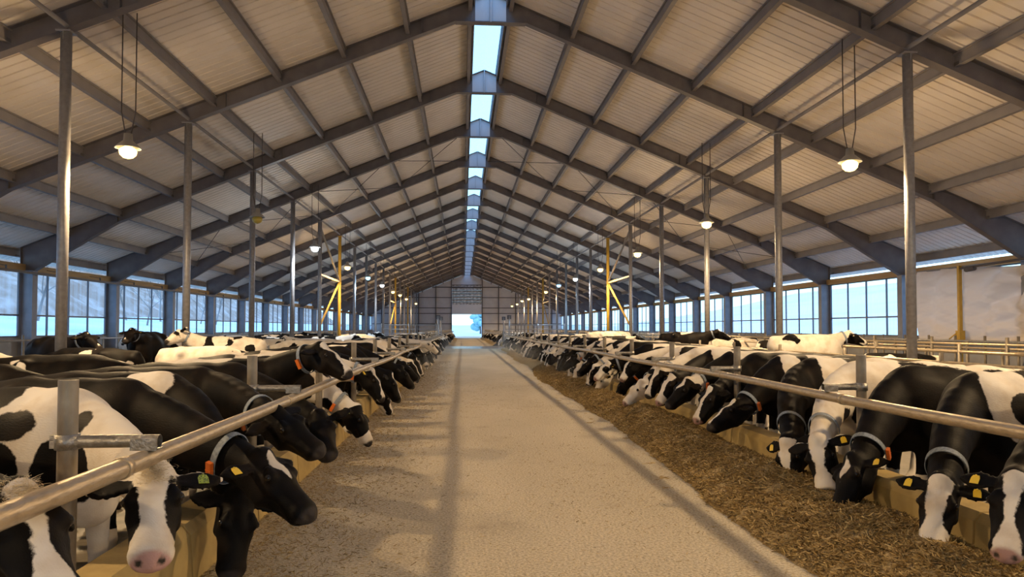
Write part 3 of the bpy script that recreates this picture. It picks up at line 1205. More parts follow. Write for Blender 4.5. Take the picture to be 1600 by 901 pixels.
fp = link_mesh('feed_heap', feed_piece(1.0, GAP0 - 1.5, 90, 900, 'feed_heap'))
tag(fp, 'long brown heap of chopped feed along the right row of cows', 'feed', None, 'stuff')


def blades(name, n, fn, seed, size=1.0):
    """fn(rng, n) -> x, y, z arrays; a bed of loose straw and chopped stalks"""
    r = np.random.default_rng(seed)
    x, y, z = fn(r, n)
    n = len(x)
    a = r.uniform(0, 2 * math.pi, n)
    tl = r.normal(0, 0.35, n)
    ln = size * r.uniform(0.012, 0.045, n)
    w = size * r.uniform(0.0015, 0.0045, n)
    d = np.stack([np.cos(a) * np.cos(tl), np.sin(a) * np.cos(tl), np.sin(tl)], 1)
    s = np.stack([-np.sin(a), np.cos(a), r.normal(0, 0.4, n)], 1)
    u = np.cross(d, s)
    c = np.stack([x, y, z + 0.004], 1)
    p = [c - d * ln[:, None] - s * w[:, None], c + d * ln[:, None] - s * w[:, None] * 0.6, c + d * ln[:, None] + u * w[:, None], c - d * ln[:, None] + u * w[:, None] * 1.3]
    q = c + s * w[:, None] * 1.2
    V = np.stack([p[0], p[1], q + d * ln[:, None] * 0.8, q - d * ln[:, None] * 0.8, p[3], p[2]], 1).reshape(-1, 3)
    i = np.arange(n)[:, None] * 6
    F = np.concatenate([i + np.array([[0, 1, 2, 3]]), i + np.array([[0, 4, 5, 1]])], 0)
    me = np_mesh(name, V, F, M['straw'], smooth=False)
    at = me.attributes.new('tone', 'FLOAT', 'POINT')
    tone = np.repeat(np.clip(r.beta(2, 2.2, n), 0, 1), 6)
    at.data.foreach_set('value', tone.astype(np.float32))
    return link_mesh(name, me)


def on_heap(r, n):
    y = 2.5 + (r.power(0.62, n)) * 26
    x = r.uniform(2.05, 3.42, n)
    z = feed_profile(x, y)
    k = z > 0.0
    return x[k], y[k], z[k]


def on_left(r, n):
    y = 1.6 + (r.power(0.7, n)) * 34
    x = KL1 + np.abs(r.normal(0, 0.55, n)) + 0.02
    return x, y, np.full(n, 0.003)


def on_lane(r, n):
    y = 1.6 + (r.power(0.75, n)) * 22
    x = r.uniform(-1.6, 2.6, n)
    cl = fbm(x, y, 21, 3, 1.4)
    k = cl > r.normal(0.15, 0.5, n)
    return x[k], y[k], np.full(k.sum(), 0.003)


tag(blades('loose_feed', 90000, on_heap, 1, 1.15), 'chopped straw and stalks lying on the right feed heap', 'feed', None, 'stuff')
tag(blades('scattered_feed', 22000, on_left, 2, 0.6), 'leftover feed scattered on the lane beside the left kerb', 'feed', None, 'stuff')
tag(blades('straw_litter', 15000, on_lane, 3, 0.45), 'bits of straw strewn over the sandy lane', 'straw', None, 'stuff')
# far section heaps
xs = np.linspace(2.1, KR0, 24)
ys = np.linspace(GAP1 + 1, Y1 - 6, 120)
tag(link_mesh('far_feed_heap', grid_mesh('far_feed_heap', xs, ys, lambda X, Y: feed_profile(X, 30 + 0 * Y) + 0.05 * fbm(X, Y, 15, 3, 1.2), M['feed'])), 'brown feed heap on the right beyond the cross alley', 'feed', None, 'stuff')
xs = np.linspace(KL1, -0.7, 20)
tag(link_mesh('far_left_feed', grid_mesh('far_left_feed', xs, ys, lambda X, Y: 0.2 * np.clip((-0.75 - X) / 0.8, 0, 1) ** 0.7 + 0.04 * fbm(X, Y, 16, 3, 1.2) - 0.02, M['feed'])), 'brown feed heap on the left beyond the cross alley', 'feed', None, 'stuff')

# ------------------------------------------------------------------ cows
def nrm(v):
    v = np.asarray(v, float)
    return v / (np.linalg.norm(v) + 1e-12)


class Field:
    def __init__(self, lo, hi, h):
        self.h = h
        self.lo = np.array(lo, float)
        self.n = np.ceil((np.array(hi) - self.lo) / h).astype(int) + 1
        self.G = np.full(self.n, 0.5, np.float32)
        self.ax = [self.lo[i] + h * np.arange(self.n[i]) for i in range(3)]

    def _sub(self, lo, hi):
        a = np.clip(np.floor((lo - self.lo) / self.h).astype(int), 0, self.n)
        c = np.clip(np.ceil((hi - self.lo) / self.h).astype(int) + 1, 0, self.n)
        if np.any(c <= a):
            return None
        sl = tuple(slice(a[i], c[i]) for i in range(3))
        X = np.stack(np.meshgrid(*[self.ax[i][sl[i]] for i in range(3)], indexing='ij'), -1)
        return sl, X

    def seg(self, p0, p1, a0, b0, a1=None, b1=None, up=(0, 0, 1), k=0.05, sub=False):
        """elliptic limb from p0 to p1; a = half width sideways, b = half height along up"""
        p0, p1, up = np.asarray(p0, float), np.asarray(p1, float), np.asarray(up, float)
        a1 = a0 if a1 is None else a1
        b1 = b0 if b1 is None else b1
        R = max(a0, b0, a1, b1) + 2 * k + 2 * self.h
        got = self._sub(np.minimum(p0, p1) - R, np.maximum(p0, p1) + R)
        if got is None:
            return
        sl, X = got
        d = p1 - p0
        L2 = max(d @ d, 1e-9)
        dh = d / math.sqrt(L2)
        s = np.cross(dh, up)
        if np.linalg.norm(s) < 1e-4:
            s = np.cross(dh, np.array([1.0, 0.2, 0]))
        s = nrm(s)
        u = np.cross(s, dh)
        q = X - p0
        t = np.clip(q @ d / L2, 0, 1)
        r = q - t[..., None] * d
        a = a0 + (a1 - a0) * t
        b = b0 + (b1 - b0) * t
        c = np.minimum(a, b)
        kk = np.sqrt((r @ s / a) ** 2 + (r @ u / b) ** 2 + (r @ dh / c) ** 2)
        D = ((kk - 1) * c).astype(np.float32)
        g = self.G[sl]
        if sub:
            D = -D
            hh = np.clip(0.5 - 0.5 * (g - D) / k, 0, 1)
            self.G[sl] = g + (D - g) * hh + k * hh * (1 - hh)
        else:
            hh = np.clip(0.5 + 0.5 * (g - D) / k, 0, 1)
            self.G[sl] = g + (D - g) * hh - k * hh * (1 - hh)

    def ball(self, c, r, k=0.04, sub=False, up=(0, 0, 1)):
        c = np.asarray(c, float)
        self.seg(c, c + np.array([1e-4, 0, 0]), r, r, k=k, sub=sub)

    def nets(self):
        G = self.G
        neg = G < 0
        nx, ny, nz = G.shape
        cnt = np.zeros((nx - 1, ny - 1, nz - 1), np.int8)
        offs = [(i, j, k) for i in (0, 1) for j in (0, 1) for k in (0, 1)]
        for i, j, k in offs:
            cnt += neg[i:nx - 1 + i, j:ny - 1 + j, k:nz - 1 + k]
        act = (cnt > 0) & (cnt < 8)
        idx = np.argwhere(act)
        vid = np.full(act.shape, -1, np.int64)
        vid[act] = np.arange(len(idx))
        acc = np.zeros((len(idx), 3))
        num = np.zeros(len(idx))
        vals = {o: G[idx[:, 0] + o[0], idx[:, 1] + o[1], idx[:, 2] + o[2]] for o in offs}
        for o in offs:
            for ax in range(3):
                if o[ax] == 0:
                    o2 = tuple(1 if i == ax else o[i] for i in range(3))
                    va, vb = vals[o], vals[o2]
                    m = (va < 0) != (vb < 0)
                    t = va[m] / (va[m] - vb[m])
                    p = np.tile(np.array(o, float), (m.sum(), 1))
                    p[:, ax] += t
                    acc[m] += p
                    num[m] += 1
        V = self.lo + self.h * (idx + acc / num[:, None])
        quads = []
        for ax in range(3):
            a, c = (ax + 1) % 3, (ax + 2) % 3
            s0 = [slice(None)] * 3
            s1 = [slice(None)] * 3
            s0[ax], s1[ax] = slice(0, -1), slice(1, None)
            x = neg[tuple(s0)] != neg[tuple(s1)]
            e = np.argwhere(x)
            e = e[(e[:, a] > 0) & (e[:, c] > 0) & (e[:, a] < G.shape[a] - 1) & (e[:, c] < G.shape[c] - 1)]
            ins = neg[e[:, 0], e[:, 1], e[:, 2]]

            def cell(da, dc):
                q = e.copy()
                q[:, a] += da
                q[:, c] += dc
                return vid[q[:, 0], q[:, 1], q[:, 2]]
            Q = np.stack([cell(-1, -1), cell(0, -1), cell(0, 0), cell(-1, 0)], 1)
            Q[~ins] = Q[~ins][:, ::-1]
            quads.append(Q)
        F = np.concatenate(quads)
        return V, F[(F >= 0).all(1)]


HL = 0.50     # head length, poll to muzzle


def head_frame(P, N, face):
    P = np.asarray(P, float)
    h = nrm(np.asarray(N, float) - P)
    v = np.asarray(face, float)
    v = nrm(v - h * (v @ h))
    s = np.cross(v, h)          # towards the animal's left when facing +x
    return P, h, v, nrm(s)


def cow_mesh(name, P, N, res=0.022, face=None, coat=None, style='blaze', pinknose=0.0, head_w=1.0, ears=(0.0, 0.0), lo_cut=None):
    P, N = np.asarray(P, float), np.asarray(N, float)
    if face is None:
        hz = nrm(np.array([P[0] - 0.4, P[1], 0.0]))
        face = hz * 0.75 + np.array([0, 0, 0.65])
    P, h, v, s = head_frame(P, N, face)
    lo = np.minimum([-1.05, -0.42, -0.02], np.minimum(P, N) - 0.38)
    hi = np.maximum([0.95, 0.42, 1.52], np.maximum(P, N) + 0.38)
    f = Field(lo, hi, res)
    # trunk
    f.seg((-0.80, 0, 1.16), (-0.40, 0, 1.11), 0.20, 0.21, 0.29, 0.32, k=0.06)
    f.seg((-0.40, 0, 1.06), (0.10, 0, 1.02), 0.33, 0.36, 0.36, 0.40, k=0.08)
    f.seg((0.10, 0, 1.02), (0.52, 0, 1.05), 0.36, 0.40, 0.24, 0.35, k=0.08)
    f.seg((-0.86, 0, 1.345), (0.46, 0, 1.375), 0.05, 0.05, 0.07, 0.055, k=0.09)
    for sg in (-1, 1):
        f.ball((-0.36, sg * 0.23, 1.31), 0.075, 0.07)
        f.ball((-0.84, sg * 0.10, 1.25), 0.06, 0.06)
        f.seg((0.42, sg * 0.13, 1.27), (0.50, sg * 0.19, 0.84), 0.09, 0.15, 0.09, 0.13, up=(1, 0, 0), k=0.08)
        f.seg((-0.62, sg * 0.15, 1.12), (-0.57, sg * 0.19, 0.74), 0.13, 0.22, 0.09, 0.14, up=(1, 0, 0), k=0.08)
        f.seg((-0.50, sg * 0.20, 0.78), (-0.78, sg * 0.18, 0.50), 0.075, 0.10, 0.042, 0.058, up=(1, 0, 0.4), k=0.05)
        f.seg((-0.78, sg * 0.18, 0.50), (-0.72, sg * 0.18, 0.13), 0.040, 0.052, 0.038, 0.044, up=(1, 0, 0), k=0.03)
        f.seg((-0.72, sg * 0.18, 0.12), (-0.68, sg * 0.18, 0.04), 0.045, 0.055, 0.058, 0.075, up=(1, 0, 0), k=0.02)
        f.seg((0.46, sg * 0.18, 0.80), (0.50, sg * 0.17, 0.42), 0.075, 0.095, 0.048, 0.055, up=(1, 0, 0), k=0.05)
        f.seg((0.50, sg * 0.17, 0.42), (0.49, sg * 0.17, 0.13), 0.044, 0.048, 0.038, 0.042, up=(1, 0, 0), k=0.03)
        f.seg((0.49, sg * 0.17, 0.12), (0.53, sg * 0.17, 0.04), 0.045, 0.052, 0.058, 0.07, up=(1, 0, 0), k=0.02)
    f.seg((-0.55, 0, 0.66), (-0.25, 0, 0.68), 0.17, 0.16, 0.12, 0.10, k=0.08)
    f.seg((0.62, 0, 0.80), (0.60, 0, 1.0), 0.11, 0.13, 0.15, 0.2, up=(1, 0, 0), k=0.1)
    f.seg((-0.90, 0, 1.33), (-0.955, 0, 1.15), 0.035, 0.035, 0.026, 0.026, k=0.05)
    f.seg((-0.955, 0, 1.15), (-0.95, 0, 0.72), 0.024, 0.024, 0.02, 0.02, k=0.03)
    f.seg((-0.95, 0, 0.72), (-0.94, 0, 0.45), 0.028, 0.028, 0.042, 0.042, k=0.03)
    # neck
    B = np.array([0.46, 0, 1.12])
    E = P - 0.01 * h - 0.080 * v
    D = np.linalg.norm(E - B)
    C = B + np.array([0.26 * D, 0, 0.06 * D + 0.25 * (P[2] - 0.9) * (P[2] > 1.1)])
    NS = 11
    pts = [(1 - t) ** 2 * B + 2 * t * (1 - t) * C + t * t * E for t in np.linspace(0, 1, NS)]
    W = np.linspace(0, 1, NS)
    A_ = 0.185 * (1 - W) ** 0.9 + 0.098 * W
    H_ = 0.310 * (1 - W) ** 1.1 + 0.128 * W
    for i in range(NS - 1):
        d = nrm(pts[i + 1] - pts[i])
        ref = np.array([0.35, 0, 1.0]) * (1 - W[i]) + (v - 0.6 * h) * W[i]
        ref = ref - d * (ref @ d)
        f.seg(pts[i], pts[i + 1], A_[i], H_[i], A_[i + 1], H_[i + 1], up=ref, k=0.09 if i == 0 else 0.012)
    # head: skull, cheeks, nasal bridge, muzzle, jaw
    q = lambda a, b_, c: P + a * h + b_ * s + c * v
    w = head_w
    f.seg(q(0.00, 0, -0.02), q(0.19, 0, -0.015), 0.086 * w, 0.085, 0.104 * w, 0.100, up=v, k=0.03)
    f.seg(q(0.19, 0, -0.012), q(0.40, 0, -0.012), 0.100 * w, 0.095, 0.074 * w, 0.070, up=v, k=0.03)
    f.seg(q(0.37, 0, -0.014), q(0.43, 0, -0.018), 0.074 * w, 0.066, 0.089 * w, 0.066, up=v, k=0.04)
    f.seg(q(0.43, 0, 0.005), q(0.475, 0, -0.004), 0.076 * w, 0.045, 0.066 * w, 0.040, up=v, k=0.03)
    f.seg(q(0.09, 0, -0.125), q(0.42, 0, -0.072), 0.062 * w, 0.085, 0.052 * w, 0.034, up=v, k=0.04)
    f.ball(q(-0.01, 0, 0.035), 0.060, 0.05)
    for sg in (-1, 1):
        f.ball(q(0.165, sg * 0.086 * w, 0.040), 0.036, 0.03)
        f.seg(q(0.115, sg * 0.078 * w, 0.066), q(0.185, sg * 0.094 * w, 0.062), 0.017, 0.015, 0.016, 0.013, up=v, k=0.03)
        f.seg(q(0.22, sg * 0.088 * w, -0.010), q(0.36, sg * 0.066 * w, -0.020), 0.022, 0.022, 0.018, 0.018, up=v, k=0.03)
        f.seg(q(0.03, sg * 0.058 * w, -0.07), q(0.19, sg * 0.070 * w, -0.105), 0.042, 0.08, 0.038, 0.072, up=v, k=0.05)
        dr = ears[0] if sg < 0 else ears[1]
        e0 = q(0.025, sg * 0.085 * w, -0.005)
        ed = nrm(sg * s * 0.92 - 0.10 * h + v * (-0.18 + dr))
        n_ = nrm(v - 0.1 * h)
        th_ = max(0.0165, res * 1.05)
        prof = [(0.0, 0.030), (0.04, 0.040), (0.08, 0.053), (0.115, 0.058), (0.15, 0.053), (0.18, 0.040), (0.205, 0.022)]
        for (l0, w0), (l1, w1) in zip(prof[:-1], prof[1:]):
            f.seg(e0 + l0 * ed, e0 + l1 * ed, w0, th_, w1, th_, up=n_, k=0.012)
        if res < 0.018:
            f.seg(e0 + 0.03 * ed + n_ * (th_ + 0.008), e0 + 0.15 * ed + n_ * (th_ + 0.008), 0.018, 0.014, 0.030, 0.014, up=n_, k=0.02, sub=True)
        f.seg(q(0.512, sg * 0.040 * w, 0.012), q(0.478, sg * 0.058 * w, 0.032), 0.017, 0.015, 0.015, 0.013, up=v, k=0.010, sub=True)
    # mouth line
    for sg in (-1, 1):
        f.seg(q(0.515, sg * 0.02, -0.045), q(0.40, sg * 0.082 * w, -0.055), 0.006, 0.006, 0.004, 0.004, k=0.012, sub=True)
    V, F = f.nets()
    # smooth the neck folds
    E_ = np.concatenate([F[:, [0, 1]], F[:, [1, 2]], F[:, [2, 3]], F[:, [3, 0]]])
    deg = np.bincount(E_.ravel(), minlength=len(V)).astype(float)
    wgt = np.clip((V[:, 0] - 0.25) / 0.2, 0, 1) * np.clip((np.linalg.norm(V - P, axis=1) - 0.20) / 0.08, 0, 1) * np.clip((((P - V) @ h) + 0.0) / 0.05, 0, 1) * (V[:, 2] > 0.5) * 0.6
    for _ in range(int(0.30 / res)):
        Sm = np.stack([np.bincount(E_[:, 0], V[E_[:, 1], c], len(V)) + np.bincount(E_[:, 1], V[E_[:, 0], c], len(V)) for c in range(3)], 1)
        V = V + wgt[:, None] * (Sm / deg[:, None] - V)
    me = np_mesh(name, V, F, M['hide'])
    n = len(me.vertices)
    V = np.empty(n * 3, np.float32)
    me.vertices.foreach_get('co', V)
    V = V.reshape(-1, 3).astype(float)
    r = V - P
    th, ts, tv = r @ h, r @ s, r @ v
    head = np.clip((th + 0.05) / 0.05, 0, 1) * np.clip((0.30 - np.abs(ts)) / 0.05, 0, 1) * np.clip((0.60 - th) / 0.05, 0, 1) * np.clip((tv + 0.30) / 0.05, 0, 1) * (V[:, 0] > 0.55)
    # head markings
    t = th / HL
    st = style
    if st == 'blaze':
        hw = 0.030 + 0.030 * np.clip((0.30 - t) / 0.3, 0, 1) + 0.045 * np.clip((t - 0.62) / 0.3, 0, 1)
    elif st == 'wide':
        hw = 0.058 + 0.030 * np.clip((0.30 - t) / 0.3, 0, 1) - 0.012 * np.clip(1 - np.abs(t - 0.5) / 0.2, 0, 1) + 0.06 * np.clip((t - 0.62) / 0.2, 0, 1)
    elif st == 'star':
        hw = 0.048 - 0.20 * np.abs(t - 0.22)
    elif st == 'stripe':
        hw = 0.022 + 0.02 * np.clip((0.25 - t) / 0.2, 0, 1)
    elif st == 'muzzle':
        hw = -0.04 + 0.30 * np.clip((t - 0.60) / 0.3, 0, 1)
    elif st == 'white':
        hw = 0.16 + 0 * t
    elif st == 'patch':
        hw = 0.11 + 0 * t
    else:
        hw = -0.05 + 0 * t
    hc = np.minimum(hw - np.abs(ts), tv + 0.045) if st not in ('white', 'muzzle', 'patch') else hw - np.abs(ts)
    if st == 'patch':      # white head with a black patch round each eye
        e = 0.075 - np.sqrt((th - 0.17) ** 2 + (np.abs(ts) - 0.09) ** 2 + (tv - 0.01) ** 2)
        hc = np.minimum(hc, -e)
    if st not in ('white',):
        hc = np.minimum(hc, np.where((np.abs(ts) > 0.115 * w) & (th < 0.13), -0.04, 1.0))   # black ears
    # body
    leg = np.clip((0.62 - V[:, 2]) * 1.2, -0.1, 0.3) * (V[:, 0] < 0.75)
    if coat is None:
        patch = (1 - head)
        bc = np.where(leg > 0, leg, 0.0) + 0.12 * np.clip((0.75 - V[:, 2]) / 0.2, 0, 1) * (V[:, 0] < 0.5)
        bc = bc * (V[:, 0] < 0.7)
    else:
        base, spots = coat
        bc = np.full(n, base)
        for sign, c, rad in spots:
            c, rad = np.asarray(c, float), np.asarray(rad, float)
            val = (1 - np.sqrt((((V - c) / rad) ** 2).sum(1))) * rad.min()
            bc = np.maximum(bc, val) if sign > 0 else np.minimum(bc, -val)
        bc = np.maximum(bc, np.where(V[:, 2] < 0.5, (0.5 - V[:, 2]) * 0.5, -1) * (V[:, 0] < 0.75) + np.where(V[:, 0] < 0.75, 0, -1))
        patch = np.zeros(n)
    cv = bc * (1 - head) + hc * head
    muz = np.clip((th - 0.462 + 0.25 * np.abs(tv)) / 0.015, 0, 1) * np.clip((tv + 0.055) / 0.015, 0, 1) * head
    hoof = np.clip((0.085 - V[:, 2]) / 0.01, 0, 1) * (V[:, 0] < 0.75)
    for sg in (-1, 1):      # dark inside of the nostrils
        dn = np.sqrt((th - 0.492) ** 2 + (ts - sg * 0.048 * w) ** 2 + (tv - 0.020) ** 2)
        hoof = np.maximum(hoof, np.clip((0.021 - dn) / 0.006, 0, 1) * head)
    for nm, val in (('coat', cv), ('patch', patch), ('muzzle', muz), ('hoof', hoof), ('pink', np.full(n, pinknose))):
        a = me.attributes.new(nm, 'FLOAT', 'POINT')
        a.data.foreach_set('value', np.asarray(val, np.float32))
    info = dict(P=P, h=h, v=v, s=s, w=w, pts=pts, A=A_, H=H_, ears=ears)
    return me, info


_eye = MB()
_eye.lathe([(0.0, 0.024), (0.012, 0.0208), (0.0208, 0.012), (0.024, 0.0), (0.0208, -0.012), (0.012, -0.0208), (0.0, -0.024)], (0, 0, 0), 14)
EYE = _eye.mesh('eye')
EYE.materials.append(M['eye'])


def tag_mesh(name, m_):
    b = MB()
    t = 0.003
    pr = [(-0.017, 0.030), (0.017, 0.030), (0.024, 0.010), (0.024, -0.030), (-0.024, -0.030), (-0.024, 0.010)]
    b.prism([(x, y, -t / 2) for x, y in pr], (0, 0, t), None)
    b.lathe([(0.0, 0.008), (0.006, 0.007), (0.008, 0.0)], (0, 0.026, 0), 8)
    me = b.mesh(name)
    me.materials.append(m_)
    return me


TAGY, TAGG = tag_mesh('ear_tag', M['tagyellow']), tag_mesh('ear_tag', M['taggreen'])


def frame_matrix(o, x, y, z):
    m = Matrix.Identity(4)
    for i, c in enumerate((x, y, z)):
        for j in range(3):
            m[j][i] = c[j]
    for j in range(3):
        m[j][3] = o[j]
    return m


def dress(cow, info, eyes=True, tags='yy', collar=None, box=None):
    """eyes, ear tags, neck strap and transponder as children"""
    P, h, v, s, w = (info[k] for k in ('P', 'h', 'v', 's', 'w'))
    if eyes:
        for sg in (-1, 1):
            e = link_mesh('eye', EYE, cow)
            e.location = P + 0.170 * h + sg * 0.109 * w * s + 0.046 * v
    for sg, c in zip((-1, 1), tags):
        if c == '-':
            continue
        dr = info['ears'][0] if sg < 0 else info['ears'][1]
        ed = nrm(sg * s * 0.92 - 0.10 * h + v * (-0.18 + dr))
        n_ = nrm(v - 0.1 * h)
        n_ = nrm(n_ - ed * (n_ @ ed))
        o = P + 0.025 * h + sg * 0.085 * w * s - 0.005 * v + ed * 0.125 + n_ * 0.019 + h * 0.012
        x = ed
        y = nrm(np.cross(n_, x))
        if y @ h > 0:
            y, x = -y, -x
        t = link_mesh('ear_tag', TAGY if c == 'y' else TAGG, cow)
        t.matrix_local = frame_matrix(o, x, y, n_)
    if collar:
        i = 8
        f_ = 0.7
        c0 = info['pts'][i] * (1 - f_) + info['pts'][i + 1] * f_
        d = nrm(info['pts'][i + 1] - info['pts'][i])
        a = (info['A'][i] * (1 - f_) + info['A'][i + 1] * f_) + 0.014
        hh = (info['H'][i] * (1 - f_) + info['H'][i + 1] * f_) + 0.016
        ref = np.array([0.35, 0, 1.0]) * 0.4 + (v - 0.6 * h) * 0.6
        sd = nrm(np.cross(d, ref))
        u = np.cross(sd, d)
        b = MB()
        ring = []
        nseg = 36
        for k in range(nseg):
            t = 2 * math.pi * k / nseg
            c_ = c0 + sd * a * math.cos(t) + u * hh * math.sin(t)
            o_ = nrm(sd * math.cos(t) / a + u * math.sin(t) / hh)
            for dd, oo in ((-0.022, 0), (0.022, 0), (0.022, 0.006), (-0.022, 0.006)):
                ring.append(c_ + d * dd + o_ * oo)
        fs = []
        for k in range(nseg):
            for j in range(4):
                A0, A1 = k * 4 + j, k * 4 + (j + 1) % 4
                B0, B1 = ((k + 1) % nseg) * 4 + j, ((k + 1) % nseg) * 4 + (j + 1) % 4
                fs.append((A0, A1, B1, B0))
        b.add(ring, fs, False)
        co = b.build('collar', M['collar'], cow)
        if box:
            ang = box
            c_ = c0 + sd * (a + 0.012) * math.cos(ang) + u * (hh + 0.012) * math.sin(ang)
            o_ = nrm(sd * math.cos(ang) / a + u * math.sin(ang) / hh)
            tg = nrm(np.cross(o_, d))
            bb = MB()
            bb.box(-0.02, 0.02, -0.055, 0.055, -0.004, 0.022)
            bb.box(-0.022, 0.022, -0.003, 0.003, -0.004, 0.024)
            bx = bb.build('transponder', M['orange'], co)
            bx.matrix_local = frame_matrix(c_, d, tg, o_)
    return cow


def forelock(cow, info, n=420, seed=1, long=0.045):
    """curly tuft of hair on the poll"""
    r = np.random.default_rng(seed)
    P, h, v, s = (info[k] for k in ('P', 'h', 'v', 's'))
    V, F = [], []
    for i in range(n):
        a, c = r.normal(0, 0.035), r.uniform(-0.05, 0.10)
        c0 = P + a * s + c * h + v * (0.088 - 0.5 * a * a / 0.09 - 0.5 * max(0, -c))
        d = nrm(v * r.uniform(0.3, 1) + s * r.normal(0, 0.6) + h * r.normal(0.2, 0.5))
        g = nrm(np.cross(d, r.normal(0, 1, 3)))
        ln = long * r.uniform(0.5, 1.1)
        wd = 0.0016
        k = len(V)
        for t in range(4):
            p = c0 + d * ln * t / 3 + h * 0.35 * ln * (t / 3) ** 2 + s * 0.008 * math.sin(t * 1.9 + i)
            ww = wd * (1 - t / 4)
            V += [p - g * ww, p + g * ww]
        for t in range(3):
            F.append((k + 2 * t, k + 2 * t + 1, k + 2 * t + 3, k + 2 * t + 2))
    me = np_mesh('forelock', np.array(V), np.array(F), M['hair'])
    return link_mesh('forelock', me, cow)


def place(cow, x, y, yaw, scale=1.0, z=COWZ):
    cow.location = (x, y, z)
    cow.rotation_euler = (0, 0, yaw)
    cow.scale = (scale,) * 3


def rotz(a):
    c, s = math.cos(a), math.sin(a)
    return np.array([[c, -s, 0], [s, c, 0], [0, 0, 1.0]])


CW, CB = 0.06, -0.06


def hero(label, wither, yaw, Pp, PY, Np, NY, coat, style, face=None, pink=0.0, head_w=1.0, tags='yy', collar=None, box=None, group=None, res=0.017, ears=(0, 0), cat='cow', z=COWZ, tuft=False):
    yaw = math.radians(yaw)
    Rz = rotz(yaw)
    org = np.array([wither[0], wither[1], z]) - Rz @ np.array([0.45, 0, 0])
    P = Rz.T @ (at_y(Pp[0], Pp[1], PY) - org)
    N = Rz.T @ (at_y(Np[0], Np[1], NY) - org)
    fc = None
    if face is not None:
        fc = Rz.T @ np.array(face, float)
    me, info = cow_mesh('cow', P, N, res, fc, coat, style, pink, head_w, ears)
    cow = link_mesh('cow', me)
    place(cow, org[0], org[1], yaw, 1.0, z)
    cow['coat_seed'] = 0.0
    cow['coat_white'] = 0.0
    dress(cow, info, True, tags, collar, box)
    if tuft:
        forelock(cow, info)
    tag(cow, label, cat, group)
    return cow


TOCAM_L = (0.30, -0.95, 0.25)
TOCAM_R = (-0.70, -0.72, 0.3)
GL, GR = 'cows feeding along the left rail', 'cows feeding along the right rail'

# ---- left row, nearest first
hero('black-eyed cow with a broad white face under the rail in the bottom left corner', (-2.30, 3.0), -35, (24, 785), 2.80, (98, 962), 2.5,
     (CB, [(1, (0.5, 0, 1.0), (0.5, 0.5, 0.5))]), 'blaze', (0.75, -0.66, 0.35), tags='--', group=GL, tuft=True, res=0.013, ears=(-0.9, -0.9))
hero('mostly white cow facing the camera with a white face and pink nose', (-2.25, 4.42), -22, (243, 748), 3.66, (235, 878), 3.30,
     (CW, [(-1, (0.33, -0.25, 1.27), (0.13, 0.3, 0.08)), (-1, (0.24, -0.3, 1.02), (0.17, 0.3, 0.16)), (-1, (-0.05, -0.1, 1.36), (0.27, 0.35, 0.18)),
           (-1, (0.68, -0.22, 1.04), (0.19, 0.3, 0.19)), (-1, (0.72, -0.1, 1.28), (0.07, 0.2, 0.07)), (-1, (-0.2, -0.3, 1.0), (0.2, 0.3, 0.2))]),
     'wide', TOCAM_L, pink=1.0, tags='-g', group=GL, res=0.013, tuft=True)
hero('black cow with a white forehead star and grey collar, head turned to the lane', (-2.3, 5.22), -20, (408, 722), 4.66, (470, 792), 4.50,
     (CB, []), 'star', None, tags='y-', collar=True, box=-0.35, group=GL, res=0.013)
hero('black cow with its head lowered to the floor behind the white-starred cow', (-2.35, 6.0), -18, (374, 778), 4.95, (364, 868), 4.80,
     (CB, [(1, (0.40, -0.12, 1.36), (0.22, 0.20, 0.16))]), 'none', None, tags='--', group=GL)
hero('plain black cow with orange transponder tags, muzzle held over the lane', (-2.35, 6.78), -15, (430, 650), 5.9, (505, 712), 5.75,
     (CB, []), 'none', None, tags='--', collar=True, box=-0.3, group=GL, res=0.013)
hero('small dark cow with pricked ears behind the plain black muzzle', (-2.3, 7.6), -12, (498, 654), 6.9, (511, 706), 6.6,
     (CB, []), 'none', TOCAM_L, tags='--', group=GL, ears=(0.5, 0.5))
hero('black cow with a white face stripe holding its head up above the rail', (-2.3, 8.65), -6, (500, 546), 8.3, (548, 588), 8.1,
     (CB, [(1, (-0.3, 0, 1.4), (0.45, 0.3, 0.16)), (1, (0.25, 0.3, 1.0), (0.3, 0.2, 0.3))]), 'blaze', None, tags='--', collar=True, box=-0.4, group=GL)
hero('patchy white and black cow with a blue collar licking the lane floor', (-2.3, 9.9), -12, (555, 640), 9.7, (573, 684), 9.6,
     (CW, [(-1, (0.7, -0.2, 1.05), (0.2, 0.3, 0.2)), (-1, (0.2, -0.2, 1.2), (0.3, 0.4, 0.25)), (-1, (1.0, 0, 0.8), (0.14, 0.3, 0.12)), (-1, (-0.5, 0, 1.3), (0.3, 0.5, 0.25))]),
     'muzzle', None, tags='gy', collar=True, box=-0.3, group=GL)
hero('black-cheeked white cow with an orange collar box, fourth rail post on the left', (-2.3, 11.7), -8, (577, 582), 11.6, (594, 618), 11.5,
     (CW, [(-1, (0.2, -0.2, 1.2), (0.4, 0.4, 0.25)), (-1, (-0.5, 0, 1.2), (0.2, 0.5, 0.3))]), 'blaze', None, tags='y-', collar=True, box=-0.3, group=GL)
hero('black cow with a white stripe down its nose beside the black-cheeked one', (-2.3, 12.8), -5, (606, 586), 12.8, (622, 624), 12.8,
     (CB, [(1, (0.0, -0.1, 1.3), (0.16, 0.5, 0.4))]), 'stripe', None, tags='--', group=GL)
hero('all black cow stretching its muzzle far out over the lane on the left', (-2.2, 15.4), -5, (624, 576), 15.5, (644, 603), 15.5,
     (CB, [(1, (-0.1, -0.1, 1.3), (0.2, 0.5, 0.3))]), 'none', None, tags='-y', group=GL)
